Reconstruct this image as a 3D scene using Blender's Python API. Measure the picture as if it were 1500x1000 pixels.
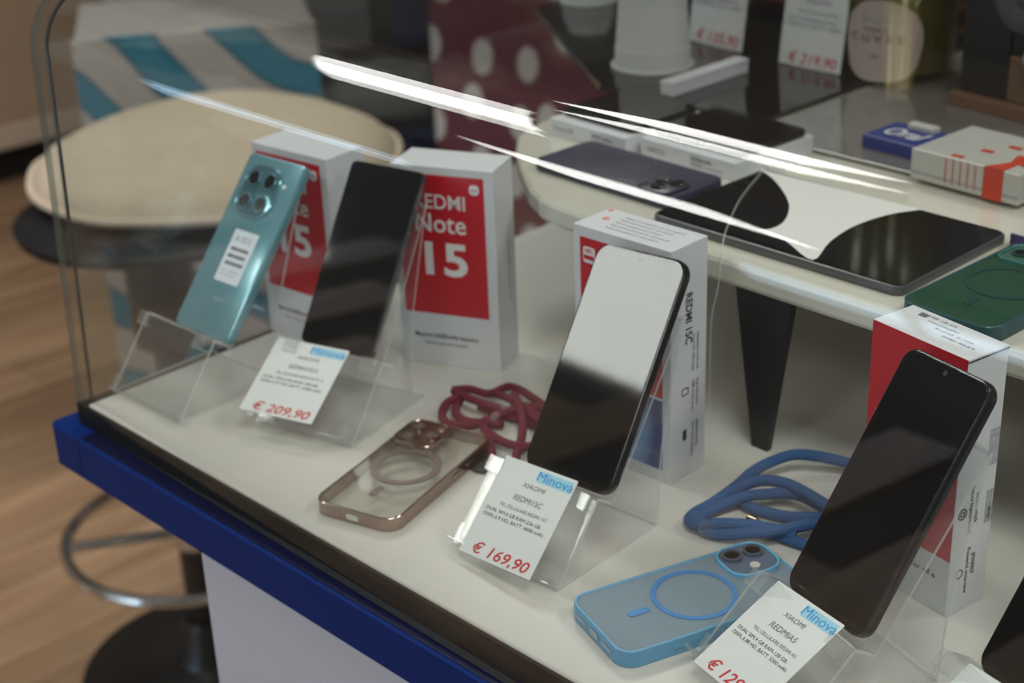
import bpy, bmesh, math, random
from mathutils import Vector, Matrix, Euler
random.seed(7)
S = bpy.context.scene
C = S.collection
for o in list(bpy.data.objects): bpy.data.objects.remove(o)

# ------------------------------------------------------------------ camera
F_PX = 2319.5
YAW, PITCH, ROLL = math.radians(-47.2874), math.radians(24.8235), math.radians(-2.3106)
CAM = Vector((1.1429, -0.5605, 0.5989))
_f = Vector((math.sin(YAW)*math.cos(PITCH), math.cos(YAW)*math.cos(PITCH), -math.sin(PITCH)))
_r0 = Vector((math.cos(YAW), -math.sin(YAW), 0)); _u0 = _r0.cross(_f)
_r = _r0*math.cos(ROLL) + _u0*math.sin(ROLL)
_u = -_r0*math.sin(ROLL) + _u0*math.cos(ROLL)
cd = bpy.data.cameras.new('camera'); cam = bpy.data.objects.new('camera', cd); C.objects.link(cam)
m = Matrix((_r, _u, -_f)).transposed().to_4x4(); m.translation = CAM
cam.matrix_world = m
cd.sensor_width = 36.0; cd.lens = F_PX/1500*36
cd.clip_start = 0.05; cd.clip_end = 60
cd.dof.use_dof = True; cd.dof.focus_distance = 0.96; cd.dof.aperture_fstop = 7.0
S.camera = cam
def at(px, py, z):
    """point on the level z seen at a photo pixel"""
    d = _f + _r*((px-750)/F_PX) - _u*((py-500)/F_PX)
    return CAM + d*((z-CAM.z)/d.z)
def far(px, py, dist):
    """point at a horizontal distance from the camera seen at a photo pixel"""
    d = _f + _r*((px-750)/F_PX) - _u*((py-500)/F_PX)
    return CAM + d*(dist/math.hypot(d.x, d.y))

# ------------------------------------------------------------------ view, world
S.view_settings.view_transform = 'Standard'; S.view_settings.look = 'None'
S.view_settings.exposure = 0.0; S.view_settings.gamma = 1.0
try: S.view_settings.use_curve_mapping = False
except Exception: pass
W = bpy.data.worlds.new('room_air'); S.world = W; W.use_nodes = True
W.node_tree.nodes['Background'].inputs[0].default_value = (0.80, 0.78, 0.76, 1)
W.node_tree.nodes['Background'].inputs[1].default_value = 0.16
GROUND = -1.08; CEIL = 2.20
S.cycles.transparent_max_bounces = 40; S.cycles.max_bounces = 16
PANEL_W = 15.0     # radiance scale of the ceiling panels (watts per panel)

# ------------------------------------------------------------------ materials
M = {}
def nn(nt, t, **kw):
    n = nt.nodes.new(t)
    for k, v in kw.items(): setattr(n, k, v)
    return n
def mat(name, col, rough=0.5, metal=0.0, spec=0.5, noise=0.06, nscale=60.0, coat=0.0, bump=0.0, bscale=400.0, ior=1.5, trans=0.0, sub=0.0):
    if name in M: return M[name]
    mt = bpy.data.materials.new(name); mt.use_nodes = True; nt = mt.node_tree
    b = nt.nodes['Principled BSDF']
    b.inputs['Roughness'].default_value = rough; b.inputs['Metallic'].default_value = metal
    b.inputs['Specular IOR Level'].default_value = spec; b.inputs['IOR'].default_value = ior
    b.inputs['Coat Weight'].default_value = coat; b.inputs['Coat Roughness'].default_value = 0.05
    b.inputs['Transmission Weight'].default_value = trans
    tc = nn(nt, 'ShaderNodeTexCoord'); nz = nn(nt, 'ShaderNodeTexNoise'); nz.inputs['Scale'].default_value = nscale
    nz.inputs['Detail'].default_value = 4
    nt.links.new(tc.outputs['Object'], nz.inputs['Vector'])
    mx = nn(nt, 'ShaderNodeMix', data_type='RGBA')
    mx.inputs[6].default_value = tuple(max(0, c*(1-noise)) for c in col)+(1,)
    mx.inputs[7].default_value = tuple(min(1, c*(1+noise)) for c in col)+(1,)
    nt.links.new(nz.outputs['Fac'], mx.inputs[0]); nt.links.new(mx.outputs[2], b.inputs['Base Color'])
    if bump > 0:
        n2 = nn(nt, 'ShaderNodeTexNoise'); n2.inputs['Scale'].default_value = bscale
        nt.links.new(tc.outputs['Object'], n2.inputs['Vector'])
        bp = nn(nt, 'ShaderNodeBump'); bp.inputs['Strength'].default_value = bump; bp.inputs['Distance'].default_value = 0.002
        nt.links.new(n2.outputs['Fac'], bp.inputs['Height']); nt.links.new(bp.outputs['Normal'], b.inputs['Normal'])
    M[name] = mt; return mt
def clear(name, tint=(0.97, 0.98, 0.975), ior=1.5, haze=0.0, hazecol=(0.8, 0.8, 0.8), rough=0.0):
    """clear sheet: see-through with Fresnel reflection, optional milky share"""
    if name in M: return M[name]
    mt = bpy.data.materials.new(name); mt.use_nodes = True; nt = mt.node_tree
    nt.nodes.clear()
    out = nn(nt, 'ShaderNodeOutputMaterial'); tr = nn(nt, 'ShaderNodeBsdfTransparent'); gl = nn(nt, 'ShaderNodeBsdfGlossy')
    tr.inputs[0].default_value = tint+(1,); gl.inputs['Roughness'].default_value = rough
    lw = nn(nt, 'ShaderNodeLayerWeight'); lw.inputs[0].default_value = 0.5
    pw = nn(nt, 'ShaderNodeMath', operation='POWER'); pw.inputs[1].default_value = 5.0
    f0 = ((ior-1)/(ior+1))**2
    fr = nn(nt, 'ShaderNodeMath', operation='MULTIPLY_ADD'); fr.inputs[1].default_value = 1-f0; fr.inputs[2].default_value = f0
    nt.links.new(lw.outputs['Facing'], pw.inputs[0]); nt.links.new(pw.outputs[0], fr.inputs[0])
    mx = nn(nt, 'ShaderNodeMixShader')
    nt.links.new(fr.outputs[0], mx.inputs[0]); nt.links.new(tr.outputs[0], mx.inputs[1]); nt.links.new(gl.outputs[0], mx.inputs[2])
    last = mx
    if haze > 0:
        df = nn(nt, 'ShaderNodeBsdfDiffuse'); df.inputs[0].default_value = hazecol+(1,)
        tl = nn(nt, 'ShaderNodeBsdfTranslucent'); tl.inputs[0].default_value = hazecol+(1,)
        m1 = nn(nt, 'ShaderNodeMixShader'); m1.inputs[0].default_value = 0.5
        nt.links.new(df.outputs[0], m1.inputs[1]); nt.links.new(tl.outputs[0], m1.inputs[2])
        m2 = nn(nt, 'ShaderNodeMixShader'); m2.inputs[0].default_value = haze
        nt.links.new(mx.outputs[0], m2.inputs[1]); nt.links.new(m1.outputs[0], m2.inputs[2]); last = m2
    nt.links.new(last.outputs[0], out.inputs[0])
    M[name] = mt; return mt
def emit(name, col, s):
    mt = bpy.data.materials.new(name); mt.use_nodes = True; nt = mt.node_tree; nt.nodes.clear()
    e = nn(nt, 'ShaderNodeEmission'); e.inputs[0].default_value = col+(1,); e.inputs[1].default_value = s
    out = nn(nt, 'ShaderNodeOutputMaterial'); nt.links.new(e.outputs[0], out.inputs[0]); M[name] = mt; return mt

# ------------------------------------------------------------------ mesh helpers
def obj(name, bm, material, parent=None, loc=(0, 0, 0), rot=(0, 0, 0), smooth=False, me=None):
    if me is None:
        me = bpy.data.meshes.new(name); bmesh.ops.recalc_face_normals(bm, faces=bm.faces); bm.to_mesh(me); bm.free()
        mats = material if isinstance(material, (list, tuple)) else [material]
        for mm in mats: me.materials.append(mm)
        if smooth:
            for p in me.polygons: p.use_smooth = True
            try: me.set_sharp_from_angle(angle=math.radians(35))
            except Exception: pass
    o = bpy.data.objects.new(name, me); C.objects.link(o); o.parent = parent
    o.location = loc; o.rotation_euler = rot
    return o
def thing(name, label, cat, loc=(0, 0, 0), rot=(0, 0, 0), group=None):
    o = bpy.data.objects.new(name, None); C.objects.link(o); o.location = loc; o.rotation_euler = rot
    o.empty_display_size = 0.02
    o['label'] = label; o['category'] = cat
    if group: o['group'] = group
    return o
def tag(o, label, cat, group=None):
    o['label'] = label; o['category'] = cat
    if group: o['group'] = group
    return o
def struct(o): o['kind'] = 'structure'; return o
def box(x0, x1, y0, y1, z0, z1, bev=0.0, bm=None, seg=2):
    bm2 = bmesh.new()
    vs = [bm2.verts.new((x, y, z)) for z in (z0, z1) for y in (y0, y1) for x in (x0, x1)]
    for f in ((0, 1, 3, 2), (4, 6, 7, 5), (0, 4, 5, 1), (1, 5, 7, 3), (3, 7, 6, 2), (2, 6, 4, 0)):
        bm2.faces.new([vs[i] for i in f])
    if bev > 0: bmesh.ops.bevel(bm2, geom=list(bm2.edges), offset=bev, segments=seg, affect='EDGES', profile=0.5)
    if bm is None: return bm2
    me = bpy.data.meshes.new('t'); bm2.to_mesh(me); bm2.free(); bm.from_mesh(me); bpy.data.meshes.remove(me); return bm
def rr(w, l, r, n=8, cx=0, cy=0):
    pts = []
    for (sx, sy, a0) in ((1, 1, 0), (-1, 1, 90), (-1, -1, 180), (1, -1, 270)):
        for i in range(n+1):
            a = math.radians(a0+90*i/n)
            pts.append((cx+sx*(w/2-r)+r*math.cos(a), cy+sy*(l/2-r)+r*math.sin(a)))
    return pts
def loft(rings, cap=True, bm=None, close=True):
    bm = bm or bmesh.new(); L = [[bm.verts.new(p) for p in r] for r in rings]; n = len(L[0])
    for a, b in zip(L, L[1:]):
        for i in range(n if close else n-1): bm.faces.new((a[i], a[(i+1) % n], b[(i+1) % n], b[i]))
    if cap: bm.faces.new(L[0][::-1]); bm.faces.new(L[-1])
    return bm
def slab(w, l, r, z0, z1, bev=0.0008, n=8, cx=0, cy=0, bm=None):
    """rounded rectangle plate with softened rims"""
    def ring(ins, z): return [(x, y, z) for x, y in rr(w-2*ins, l-2*ins, max(r-ins, 1e-5), n, cx, cy)]
    b = min(bev, (z1-z0)*0.45)
    k = b*0.3
    rings = [ring(b, z0), ring(k, z0+k), ring(0, z0+b), ring(0, z1-b), ring(k, z1-k), ring(b, z1)]
    return loft(rings, bm=bm)
def ringslab(w, l, r, t, z0, z1, n=8, cx=0, cy=0, bm=None):
    """rounded rectangular frame"""
    bm = bm or bmesh.new()
    def ring(ins, z): return [bm.verts.new((x, y, z)) for x, y in rr(w-2*ins, l-2*ins, max(r-ins, 1e-5), n, cx, cy)]
    e = min(t, z1-z0)*0.25
    L = [ring(e, z0), ring(0, z0+e), ring(0, z1-e), ring(e, z1), ring(t-e, z1), ring(t, z1-e), ring(t, z0+e), ring(t-e, z0)]
    k = len(L[0])
    for a in range(8):
        A, B = L[a], L[(a+1) % 8]
        for i in range(k): bm.faces.new((A[i], A[(i+1) % k], B[(i+1) % k], B[i]))
    return bm
def lathe(prof, n=40, bm=None):
    bm = bm or bmesh.new(); L = []
    for r, z in prof: L.append([bm.verts.new((max(r, 1e-5)*math.cos(2*math.pi*i/n), max(r, 1e-5)*math.sin(2*math.pi*i/n), z)) for i in range(n)])
    for a, b in zip(L, L[1:]):
        for i in range(n): bm.faces.new((a[i], a[(i+1) % n], b[(i+1) % n], b[i]))
    bm.faces.new(L[0][::-1]); bm.faces.new(L[-1]); return bm
def annulus(ro, ri, z0, z1, n=40, cx=0, cy=0, bm=None):
    bm = bm or bmesh.new()
    L = [[bm.verts.new((cx+r*math.cos(2*math.pi*i/n), cy+r*math.sin(2*math.pi*i/n), z)) for i in range(n)] for r, z in ((ro, z0), (ro, z1), (ri, z1), (ri, z0))]
    for a in range(4):
        A, B = L[a], L[(a+1) % 4]
        for i in range(n): bm.faces.new((A[i], A[(i+1) % n], B[(i+1) % n], B[i]))
    return bm
def disc(r, z0, z1, n=24, cx=0, cy=0, bm=None):
    b = lathe([(r*0.94, z0), (r, z0+(z1-z0)*.2), (r, z0+(z1-z0)*.8), (r*.94, z1)], n)
    bmesh.ops.translate(b, verts=b.verts, vec=(cx, cy, 0)); 
    if bm is None: return b
    me = bpy.data.meshes.new('t'); b.to_mesh(me); b.free(); bm.from_mesh(me); bpy.data.meshes.remove(me); return bm
def catmull(P, k=8):
    P = [Vector(p) for p in P]; Q = [2*P[0]-P[1]]+P+[2*P[-1]-P[-2]]; out = []
    for i in range(1, len(Q)-2):
        a, b, c, d = Q[i-1:i+3]
        for j in range(k):
            t = j/k
            out.append(0.5*((2*b)+(c-a)*t+(2*a-5*b+4*c-d)*t*t+(3*b-a-3*c+d)*t**3))
    out.append(P[-1]); return out
def tube(P, r, n=10, bm=None, closed=False, cap=True):
    bm = bm or bmesh.new(); P = [Vector(p) for p in P]; N = len(P); L = []; up = None
    for i in range(N):
        t = (P[(i+1) % N]-P[i-1]) if closed else (P[min(i+1, N-1)]-P[max(i-1, 0)])
        t.normalize()
        if up is None:
            up = Vector((0, 0, 1)) if abs(t.z) < 0.9 else Vector((1, 0, 0))
        s = t.cross(up); s.normalize(); up = s.cross(t); up.normalize()
        L.append([bm.verts.new(P[i]+r*(math.cos(2*math.pi*j/n)*s+math.sin(2*math.pi*j/n)*up)) for j in range(n)])
    pairs = list(zip(L, L[1:]))+([(L[-1], L[0])] if closed else [])
    for a, b in pairs:
        for j in range(n): bm.faces.new((a[j], a[(j+1) % n], b[(j+1) % n], b[j]))
    if cap and not closed: bm.faces.new(L[0][::-1]); bm.faces.new(L[-1])
    return bm
def fillet(P, r, n=4):
    out = [Vector(P[0])]
    for a, b, c in zip(P, P[1:], P[2:]):
        a, b, c = Vector(a), Vector(b), Vector(c); u = (a-b).normalized(); w = (c-b).normalized()
        d = min(r, (a-b).length*.45, (c-b).length*.45)
        p, q = b+u*d, b+w*d
        for i in range(n+1):
            t = i/n; out.append((1-t)**2*p+2*t*(1-t)*b+t*t*q)
    out.append(Vector(P[-1])); return out
def sheet(P, t, x0, x1, bm=None):
    """bent sheet: profile (y,z) polyline given thickness t, run from x0 to x1; end faces take material 1"""
    bm = bm or bmesh.new(); P = [Vector(p) for p in P]; N = len(P); A = []; B = []
    for i in range(N):
        u = (P[i]-P[i-1]).normalized() if i else (P[1]-P[0]).normalized()
        w = (P[i+1]-P[i]).normalized() if i < N-1 else u
        n1 = Vector((-u.y, u.x)); n2 = Vector((-w.y, w.x)); n = (n1+n2).normalized(); k = 1/max(n.dot(n1), .4)
        A.append(P[i]); B.append(P[i]+n*t*k)
    loop = A+B[::-1]
    l0 = [bm.verts.new((x0, p.x, p.y)) for p in loop]; l1 = [bm.verts.new((x1, p.x, p.y)) for p in loop]; n = len(loop)
    for i in range(n):
        f = bm.faces.new((l0[i], l0[(i+1) % n], l1[(i+1) % n], l1[i]))
        if i in (N-1, n-1): f.material_index = 1
    for L in (l0, l1):
        for i in range(N-1):
            f = bm.faces.new((L[i], L[i+1], L[n-2-i], L[n-1-i])); f.material_index = 1
    return bm
_tc = {}
def textmesh(s, shear=0.0, bold=0.0):
    cu = bpy.data.curves.new('t', 'FONT'); cu.body = s; cu.size = 1; cu.shear = shear; cu.offset = bold; cu.resolution_u = 3
    o = bpy.data.objects.new('t', cu); me = bpy.data.meshes.new_from_object(o)
    bpy.data.objects.remove(o); bpy.data.curves.remove(cu)
    xs = [v.co.x for v in me.vertices]; ys = [v.co.y for v in me.vertices]
    return me, min(xs), max(xs), min(0, min(ys)) if ',' in s else 0.0, max(ys)
def text(name, s, x, y, w, h, material, parent, z=0.0002, shear=0.0, bold=0.0, rotz=0.0, wrap=None, align='L', rot=None, loc=None):
    """flat lettering, baseline-left at x,y in the parent's plane, w wide and h tall"""
    me, a, b, lo, hi = textmesh(s, shear, bold)
    me.materials.append(material)
    sx = w/(b-a); sy = h/hi
    off = -w/2 if align == 'C' else 0
    for v in me.vertices: v.co.x = (v.co.x-a)*sx+off; v.co.y = v.co.y*sy
    if wrap:
        R, zz = wrap
        for v in me.vertices:
            th = (v.co.x+x)/R; v.co = Vector((R*math.sin(th), -R*math.cos(th), v.co.y+y+zz))
        o = bpy.data.objects.new(name, me); C.objects.link(o); o.parent = parent; return o
    o = bpy.data.objects.new(name, me); C.objects.link(o); o.parent = parent
    o.location = loc if loc else (x, y, z); o.rotation_euler = rot if rot else (0, 0, rotz)
    return o

# base materials
white_lam = mat('white_laminate', (0.60, 0.585, 0.54), 0.38, noise=0.03, nscale=8)
cream = mat('cream_lacquer', (0.60, 0.575, 0.50), 0.12, noise=0.03, nscale=8, coat=0.3)
black_trim = mat('black_trim', (0.010, 0.009, 0.008), 0.5, spec=0.12)
blue_lam = mat('blue_laminate', (0.003, 0.019, 0.120), 0.40, spec=0.06, noise=0.08, nscale=20, bump=0.1, bscale=900)
grey_panel = mat('pale_grey_panel', (0.46, 0.47, 0.54), 0.5, noise=0.02)
glass = clear('case_glass', (0.955, 0.97, 0.96), 1.5)
glass_edge = clear('case_glass_edge', (0.45, 0.50, 0.47), 1.5, 0.2, (0.35, 0.38, 0.36))
gasket = mat('dark_gasket', (0.015, 0.015, 0.013), 0.35)
acr = clear('acrylic', (0.975, 0.98, 0.98), 1.49, 0.03, (0.85, 0.86, 0.86))
acr_edge = clear('acrylic_edge', (0.90, 0.92, 0.92), 1.49, 0.48, (0.96, 0.97, 0.97))
card_white = mat('card_white', (0.68, 0.70, 0.69), 0.55, noise=0.02)
box_white = mat('carton_white', (0.62, 0.63, 0.66), 0.42, noise=0.02)
box_red = mat('carton_red', (0.50, 0.006, 0.018), 0.33, noise=0.04)
ink = mat('ink_black', (0.03, 0.03, 0.032), 0.6)
ink_grey = mat('ink_grey', (0.13, 0.13, 0.14), 0.6)
ink_pale = mat('ink_pale_grey', (0.36, 0.36, 0.37), 0.6)
ink_white = mat('ink_white', (0.75, 0.74, 0.76), 0.5)
ink_red = mat('ink_red', (0.55, 0.02, 0.025), 0.55)
ink_cyan = mat('ink_cyan', (0.02, 0.28, 0.62), 0.55)
cyan_pale = mat('ink_pale_cyan', (0.30, 0.58, 0.74), 0.55)
screen = mat('screen_glass', (0.0035, 0.0035, 0.004), 0.04, spec=0.5, noise=0.0)
bodyblk = mat('phone_black', (0.010, 0.010, 0.012), 0.22)
teal_back = mat('phone_teal', (0.165, 0.36, 0.42), 0.22, metal=0.35, noise=0.04, nscale=20, coat=0.5)
lens = mat('lens_glass', (0.008, 0.007, 0.006), 0.06)
chrome = mat('chrome', (0.62, 0.60, 0.57), 0.16, metal=1.0)
darkplastic = mat('dark_plastic', (0.018, 0.018, 0.019), 0.4)
glossblk = mat('black_glass', (0.006, 0.006, 0.007), 0.07, ior=1.6, noise=0)

# ================================================================== the room
def flat_floor():
    bm = box(-4.6, 4.6, -4.6, 6.0, GROUND-0.06, GROUND-0.012)
    return struct(obj('floor', bm, mat('subfloor', (0.05, 0.032, 0.02), 0.8)))
floor = flat_floor()
# laminate planks, each its own board
def wood():
    mt = bpy.data.materials.new('oak_laminate'); mt.use_nodes = True; nt = mt.node_tree; b = nt.nodes['Principled BSDF']
    tc = nn(nt, 'ShaderNodeTexCoord'); mp = nn(nt, 'ShaderNodeMapping'); mp.inputs['Scale'].default_value = (14, 1.1, 1)
    oi = nn(nt, 'ShaderNodeObjectInfo'); ad = nn(nt, 'ShaderNodeVectorMath', operation='ADD')
    nt.links.new(tc.outputs['Object'], ad.inputs[0]); nt.links.new(oi.outputs['Location'], ad.inputs[1])
    nt.links.new(ad.outputs[0], mp.inputs['Vector'])
    nz = nn(nt, 'ShaderNodeTexNoise'); nz.inputs['Scale'].default_value = 1.6; nz.inputs['Detail'].default_value = 6
    nt.links.new(mp.outputs[0], nz.inputs['Vector'])
    cr = nn(nt, 'ShaderNodeValToRGB'); cr.color_ramp.elements[0].position = 0.3; cr.color_ramp.elements[1].position = 0.72
    cr.color_ramp.elements[0].color = (0.245, 0.145, 0.080, 1); cr.color_ramp.elements[1].color = (0.43, 0.285, 0.170, 1)
    nt.links.new(nz.outputs['Fac'], cr.inputs[0])
    mm = nn(nt, 'ShaderNodeMath', operation='MULTIPLY_ADD'); mm.inputs[1].default_value = 0.34; mm.inputs[2].default_value = 0.82
    nt.links.new(oi.outputs['Random'], mm.inputs[0])
    hs = nn(nt, 'ShaderNodeHueSaturation'); nt.links.new(mm.outputs[0], hs.inputs['Value']); nt.links.new(cr.outputs[0], hs.inputs['Color'])
    nt.links.new(hs.outputs[0], b.inputs['Base Color']); b.inputs['Roughness'].default_value = 0.42
    return mt
oak = wood()
PW, PL = 0.192, 1.29
plank_me = None
nx = 0
x = -4.5
while x < 0.5:
    y = -1.6 - (nx*0.47) % PL
    while y < 5.2:
        if plank_me is None:
            o = obj('plank', box(-PW/2+0.001, PW/2-0.001, -PL/2+0.001, PL/2-0.001, -0.012, 0, 0.0015, seg=1), oak, floor); plank_me = o.data
        else: o = obj('plank', None, None, floor, me=plank_me)
        o.location = (x+PW/2, y+PL/2, GROUND); y += PL
    x += PW; nx += 1
ceil = struct(obj('ceiling', box(-4.6, 4.6, -4.6, 6.0, CEIL, CEIL+0.06), mat('ceiling_paint', (0.62, 0.61, 0.58), 0.8)))
# LED ceiling panels (60 x 60)
def led(x, y, w=0.6, l=0.6, lab=''):
    t = thing('ceiling_panel_light', lab, 'light', (x, y, CEIL), group='square ceiling panel lights')
    obj('frame', ringslab(w+0.03, l+0.03, 0.004, 0.014, -0.018, 0.0, n=1), mat('panel_frame', (0.7, 0.7, 0.7), 0.5), t)
    ld = bpy.data.lights.new('panel_lamp', 'AREA'); ld.shape = 'RECTANGLE'; ld.size = w; ld.size_y = l; ld.energy = PANEL_W*w*l*math.pi
    ld.color = (1.0, 0.985, 0.955); lo = bpy.data.objects.new('lamp', ld); C.objects.link(lo); lo.parent = t; lo.location = (0, 0, -0.012)
PAN = [(-1.62, -0.10, 0.76, 0.76, 'ceiling panel light glinting as the long white bar on the bent glass'),
       (-1.90, -2.42, 1.00, 0.76, 'wide ceiling panel light mirrored in the phone screen with white glare'),
       (-1.13, 1.57, 0.74, 0.74, 'ceiling panel light glinting along the top bend of the glass'),
       (1.45, -0.35, 0.76, 0.76, 'added fill panel light above the camera side of the counter'),  # from here down: unseen panels added as fill light
       (0.85, -2.45, 0.76, 0.76, 'added fill panel light in front of the counter, street side'),
       (2.0, 1.55, 0.76, 0.76, 'added fill panel light behind the counter on the right'),
       (3.1, -2.2, 0.76, 0.76, 'added fill panel light in the far right corner, street side'),
       (3.5, 0.2, 0.76, 0.76, 'added fill panel light at the far right of the shop')]
for px_, py_, w_, l_, lab_ in PAN: led(px_, py_, w_, l_, lab_)
# walls: tan fitted cabinets on the far left, rear wall, street side with a low window band
tan = mat('tan_front', (0.36, 0.25, 0.165), 0.5, noise=0.05, nscale=6)
wl = struct(obj('wall_left', box(-4.6, -4.5, -4.6, 6.0, GROUND, CEIL), mat('wall_tan', (0.33, 0.30, 0.27), 0.8)))
wb_ = struct(obj('wall_back', box(-4.6, 4.6, 5.9, 6.0, GROUND, CEIL), mat('wall_dark', (0.16, 0.14, 0.12), 0.8)))
wf = struct(obj('wall_front', box(-4.6, 4.6, -4.6, -4.5, GROUND, CEIL), mat('wall_grey', (0.30, 0.28, 0.26), 0.8)))
day = emit('daylight_outside', (0.60, 0.80, 1.0), 5.0)
win = struct(obj('window_1', box(-2.5, 0.0, -4.5, -4.47, -0.95, 0.05), day))
bmf = bmesh.new()
for xx in (-2.5, -1.67, -0.83, 0.0): box(xx-0.03, xx+0.03, -4.48, -4.43, -0.98, 0.08, bm=bmf)
box(-2.55, 0.05, -4.48, -4.43, 0.02, 0.08, bm=bmf); box(-2.55, 0.05, -4.48, -4.43, -0.98, -0.92, bm=bmf)
obj('window_frame', bmf, darkplastic, win)
win2 = struct(obj('window_2', box(-4.5, -4.47, -4.45, -2.85, -0.80, -0.28), day))
bmf = bmesh.new()
for yy in (-4.44, -2.85): box(-4.48, -4.43, yy-0.03, yy+0.03, -0.83, -0.25, bm=bmf)
box(-4.48, -4.43, -4.47, -2.82, -0.30, -0.24, bm=bmf); box(-4.48, -4.43, -4.47, -2.82, -0.84, -0.79, bm=bmf)
obj('window_frame', bmf, darkplastic, win2)
# long tan cabinet along the left wall
cab = thing('tan_cabinet', 'long tan cabinet against the far wall at the left edge', 'cabinet', (-3.62, 1.9, GROUND))
obj('toe_kick', box(-0.7, -0.12, -2.2, 3.2, 0, 0.14), mat('toe_kick_shade', (0.02, 0.016, 0.013), 0.7), cab)  # near-black colour carries the shadow under the cabinet
obj('plinth_rail', box(-0.7, 0.012, -2.2, 3.2, 0.14, 0.215, 0.004), mat('rail_beige', (0.50, 0.39, 0.29), 0.5), cab)
for k in range(6): obj('door', box(-0.7, 0.0, -2.2+0.9*k+0.003, -1.3+0.9*k-0.003, 0.215, 1.5, 0.003), tan, cab)
obj('cabinet_top', box(-0.7, 0.02, -2.2, 3.2, 1.5, 1.54), tan, cab)

# ================================================================== the counter and glass case
X1 = 1.75
ct = thing('blue_counter', 'blue edged shop counter with pale grey front panel under the glass case', 'counter', (0, 0, GROUND), (0, 0, 0.02))
H = -GROUND
def vbox(x0, x1, y0, y1, z0, z1, r):   # plate with rounded front-left upright edge
    pts = [(x1, y0), (x1, y1), (x0, y1)]
    for i in range(7):
        a = math.pi+math.pi/2*i/6; pts.append((x0+r+r*math.cos(a), y0+r+r*math.sin(a)))
    return loft([[(a, b, z0) for a, b in pts], [(a, b, z0+.0015) for a, b in pts], [(a, b, z1-.0015) for a, b in pts], [(x0+r+(a-x0-r)*.999, max(b, y0+.0015) if b < y0+.02 else b, z1) for a, b in pts]])
obj('edge_top', vbox(-0.020, X1, -0.0315, 0.66, H-0.0590, H-0.021, 0.006), blue_lam, ct)
obj('edge_joint', box(0.024, 0.0246, -0.0320, -0.02, H-0.0585, H-0.0212), mat('blue_joint', (0.003, 0.010, 0.07), 0.5), ct)
obj('top_strip', box(0.026, X1, -0.0290, -0.0130, H-0.0212, H-0.0204), mat('dark_navy', (0.0015, 0.003, 0.026), 0.35, spec=0.2), ct)  # darker navy strip along the front of the ledge top
obj('front_panel', box(0.187, X1, -0.0245, 0.0, 0.0, H-0.059), grey_panel, ct)
obj('end_panel', box(0.187, 0.207, 0.0, 0.60, 0.0, H-0.059), grey_panel, ct)
gc = thing('glass_display_case', 'bent glass display case with black base rail on the blue counter', 'display case', (0, 0, 0))
obj('base_rail', box(0.0, X1, -0.0140, -0.0108, -0.021, -0.0015, 0.0004), black_trim, gc, rot=(0, 0, 0.02))
obj('end_rail', box(0.0, 0.0125, -0.0105, 0.66, -0.021, -0.002, 0.0008), black_trim, gc)
obj('deck', box(0.0135, X1, -0.0108, 0.62, -0.0200, 0.0, 0.0025, seg=4), white_lam, gc, rot=(0, 0, 0.02))
prof = [(-0.0135, -0.0195), (-0.002, 0.300)]
lean = math.atan2(0.0135, 0.30); R = 0.056
cy, cz = -0.002+R*math.cos(lean), 0.300-R*math.sin(lean)
for i in range(1, 25):
    a = math.pi-lean-(math.pi/2-lean)*i/24
    prof.append((cy+R*math.cos(a), cz+R*math.sin(a)))
prof.append((0.66, cz+R))
# outer face is prof; thickness goes inwards
obj('bent_pane', sheet([(p[0], p[1]) for p in prof[::-1]], 0.006, 0.0, X1), [glass, glass_edge], gc, smooth=True)
inner = [(cy+(p[0]-cy)*1, p[1]) for p in prof]
ends = [Vector((0.0125, p[0]+0.0075, p[1])) for p in prof[:2]]
for i in range(1, 25):
    a = math.pi-lean-(math.pi/2-lean)*i/24; ends.append(Vector((0.0125, cy+(R-0.0075)*math.cos(a), cz+(R-0.0075)*math.sin(a))))
ends.append(Vector((0.0125, 0.65, cz+R-0.0075)))
obj('corner_seal', tube(ends, 0.0016, 6), gasket, gc)
# end pane follows the bent profile
bm = bmesh.new()
pl = [(e.y, e.z) for e in ends]+[(0.65, 0.0)]
loft([[(0.006, a, b) for a, b in pl], [(0.012, a, b) for a, b in pl]], bm=bm)
obj('end_pane', bm, glass, gc)

# ---- display riser on tapered black legs inside the case
PZ = 0.153
rs = thing('display_riser', 'cream display riser with rounded end on tapered black legs inside the case', 'shelf', (0, 0, 0))
outl = [(X1, 0.298), (0.30, 0.298), (0.272, 0.2995), (0.245, 0.305), (0.22, 0.318), (0.195, 0.336), (0.165, 0.359), (0.135, 0.384), (0.108, 0.412), (0.098, 0.436), (0.092, 0.47), (0.090, 0.52), (0.090, 0.98), (X1, 0.98)]
def ins(pts, d):
    c = Vector((0.9, 0.68)); return [tuple(Vector(p)+(c-Vector(p)).normalized()*d) for p in pts]
o1 = [(a, b, PZ-0.018) for a, b in ins(outl, 0.003)]
obj('top_board', loft([o1, [(a, b, PZ-0.015) for a, b in outl], [(a, b, PZ-0.003) for a, b in outl], [(a, b, PZ) for a, b in ins(outl, 0.003)]]), cream, rs)
def tleg(x, y):
    def sq(h, k, z): return [(x-h, y-k, z), (x+h, y-k, z), (x+h, y+k, z), (x-h, y+k, z)]
    return loft([sq(0.0075, 0.0028, 0.0), sq(0.0265, 0.0040, PZ-0.018)])
legm = mat('leg_black', (0.006, 0.006, 0.007), 0.35)
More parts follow.
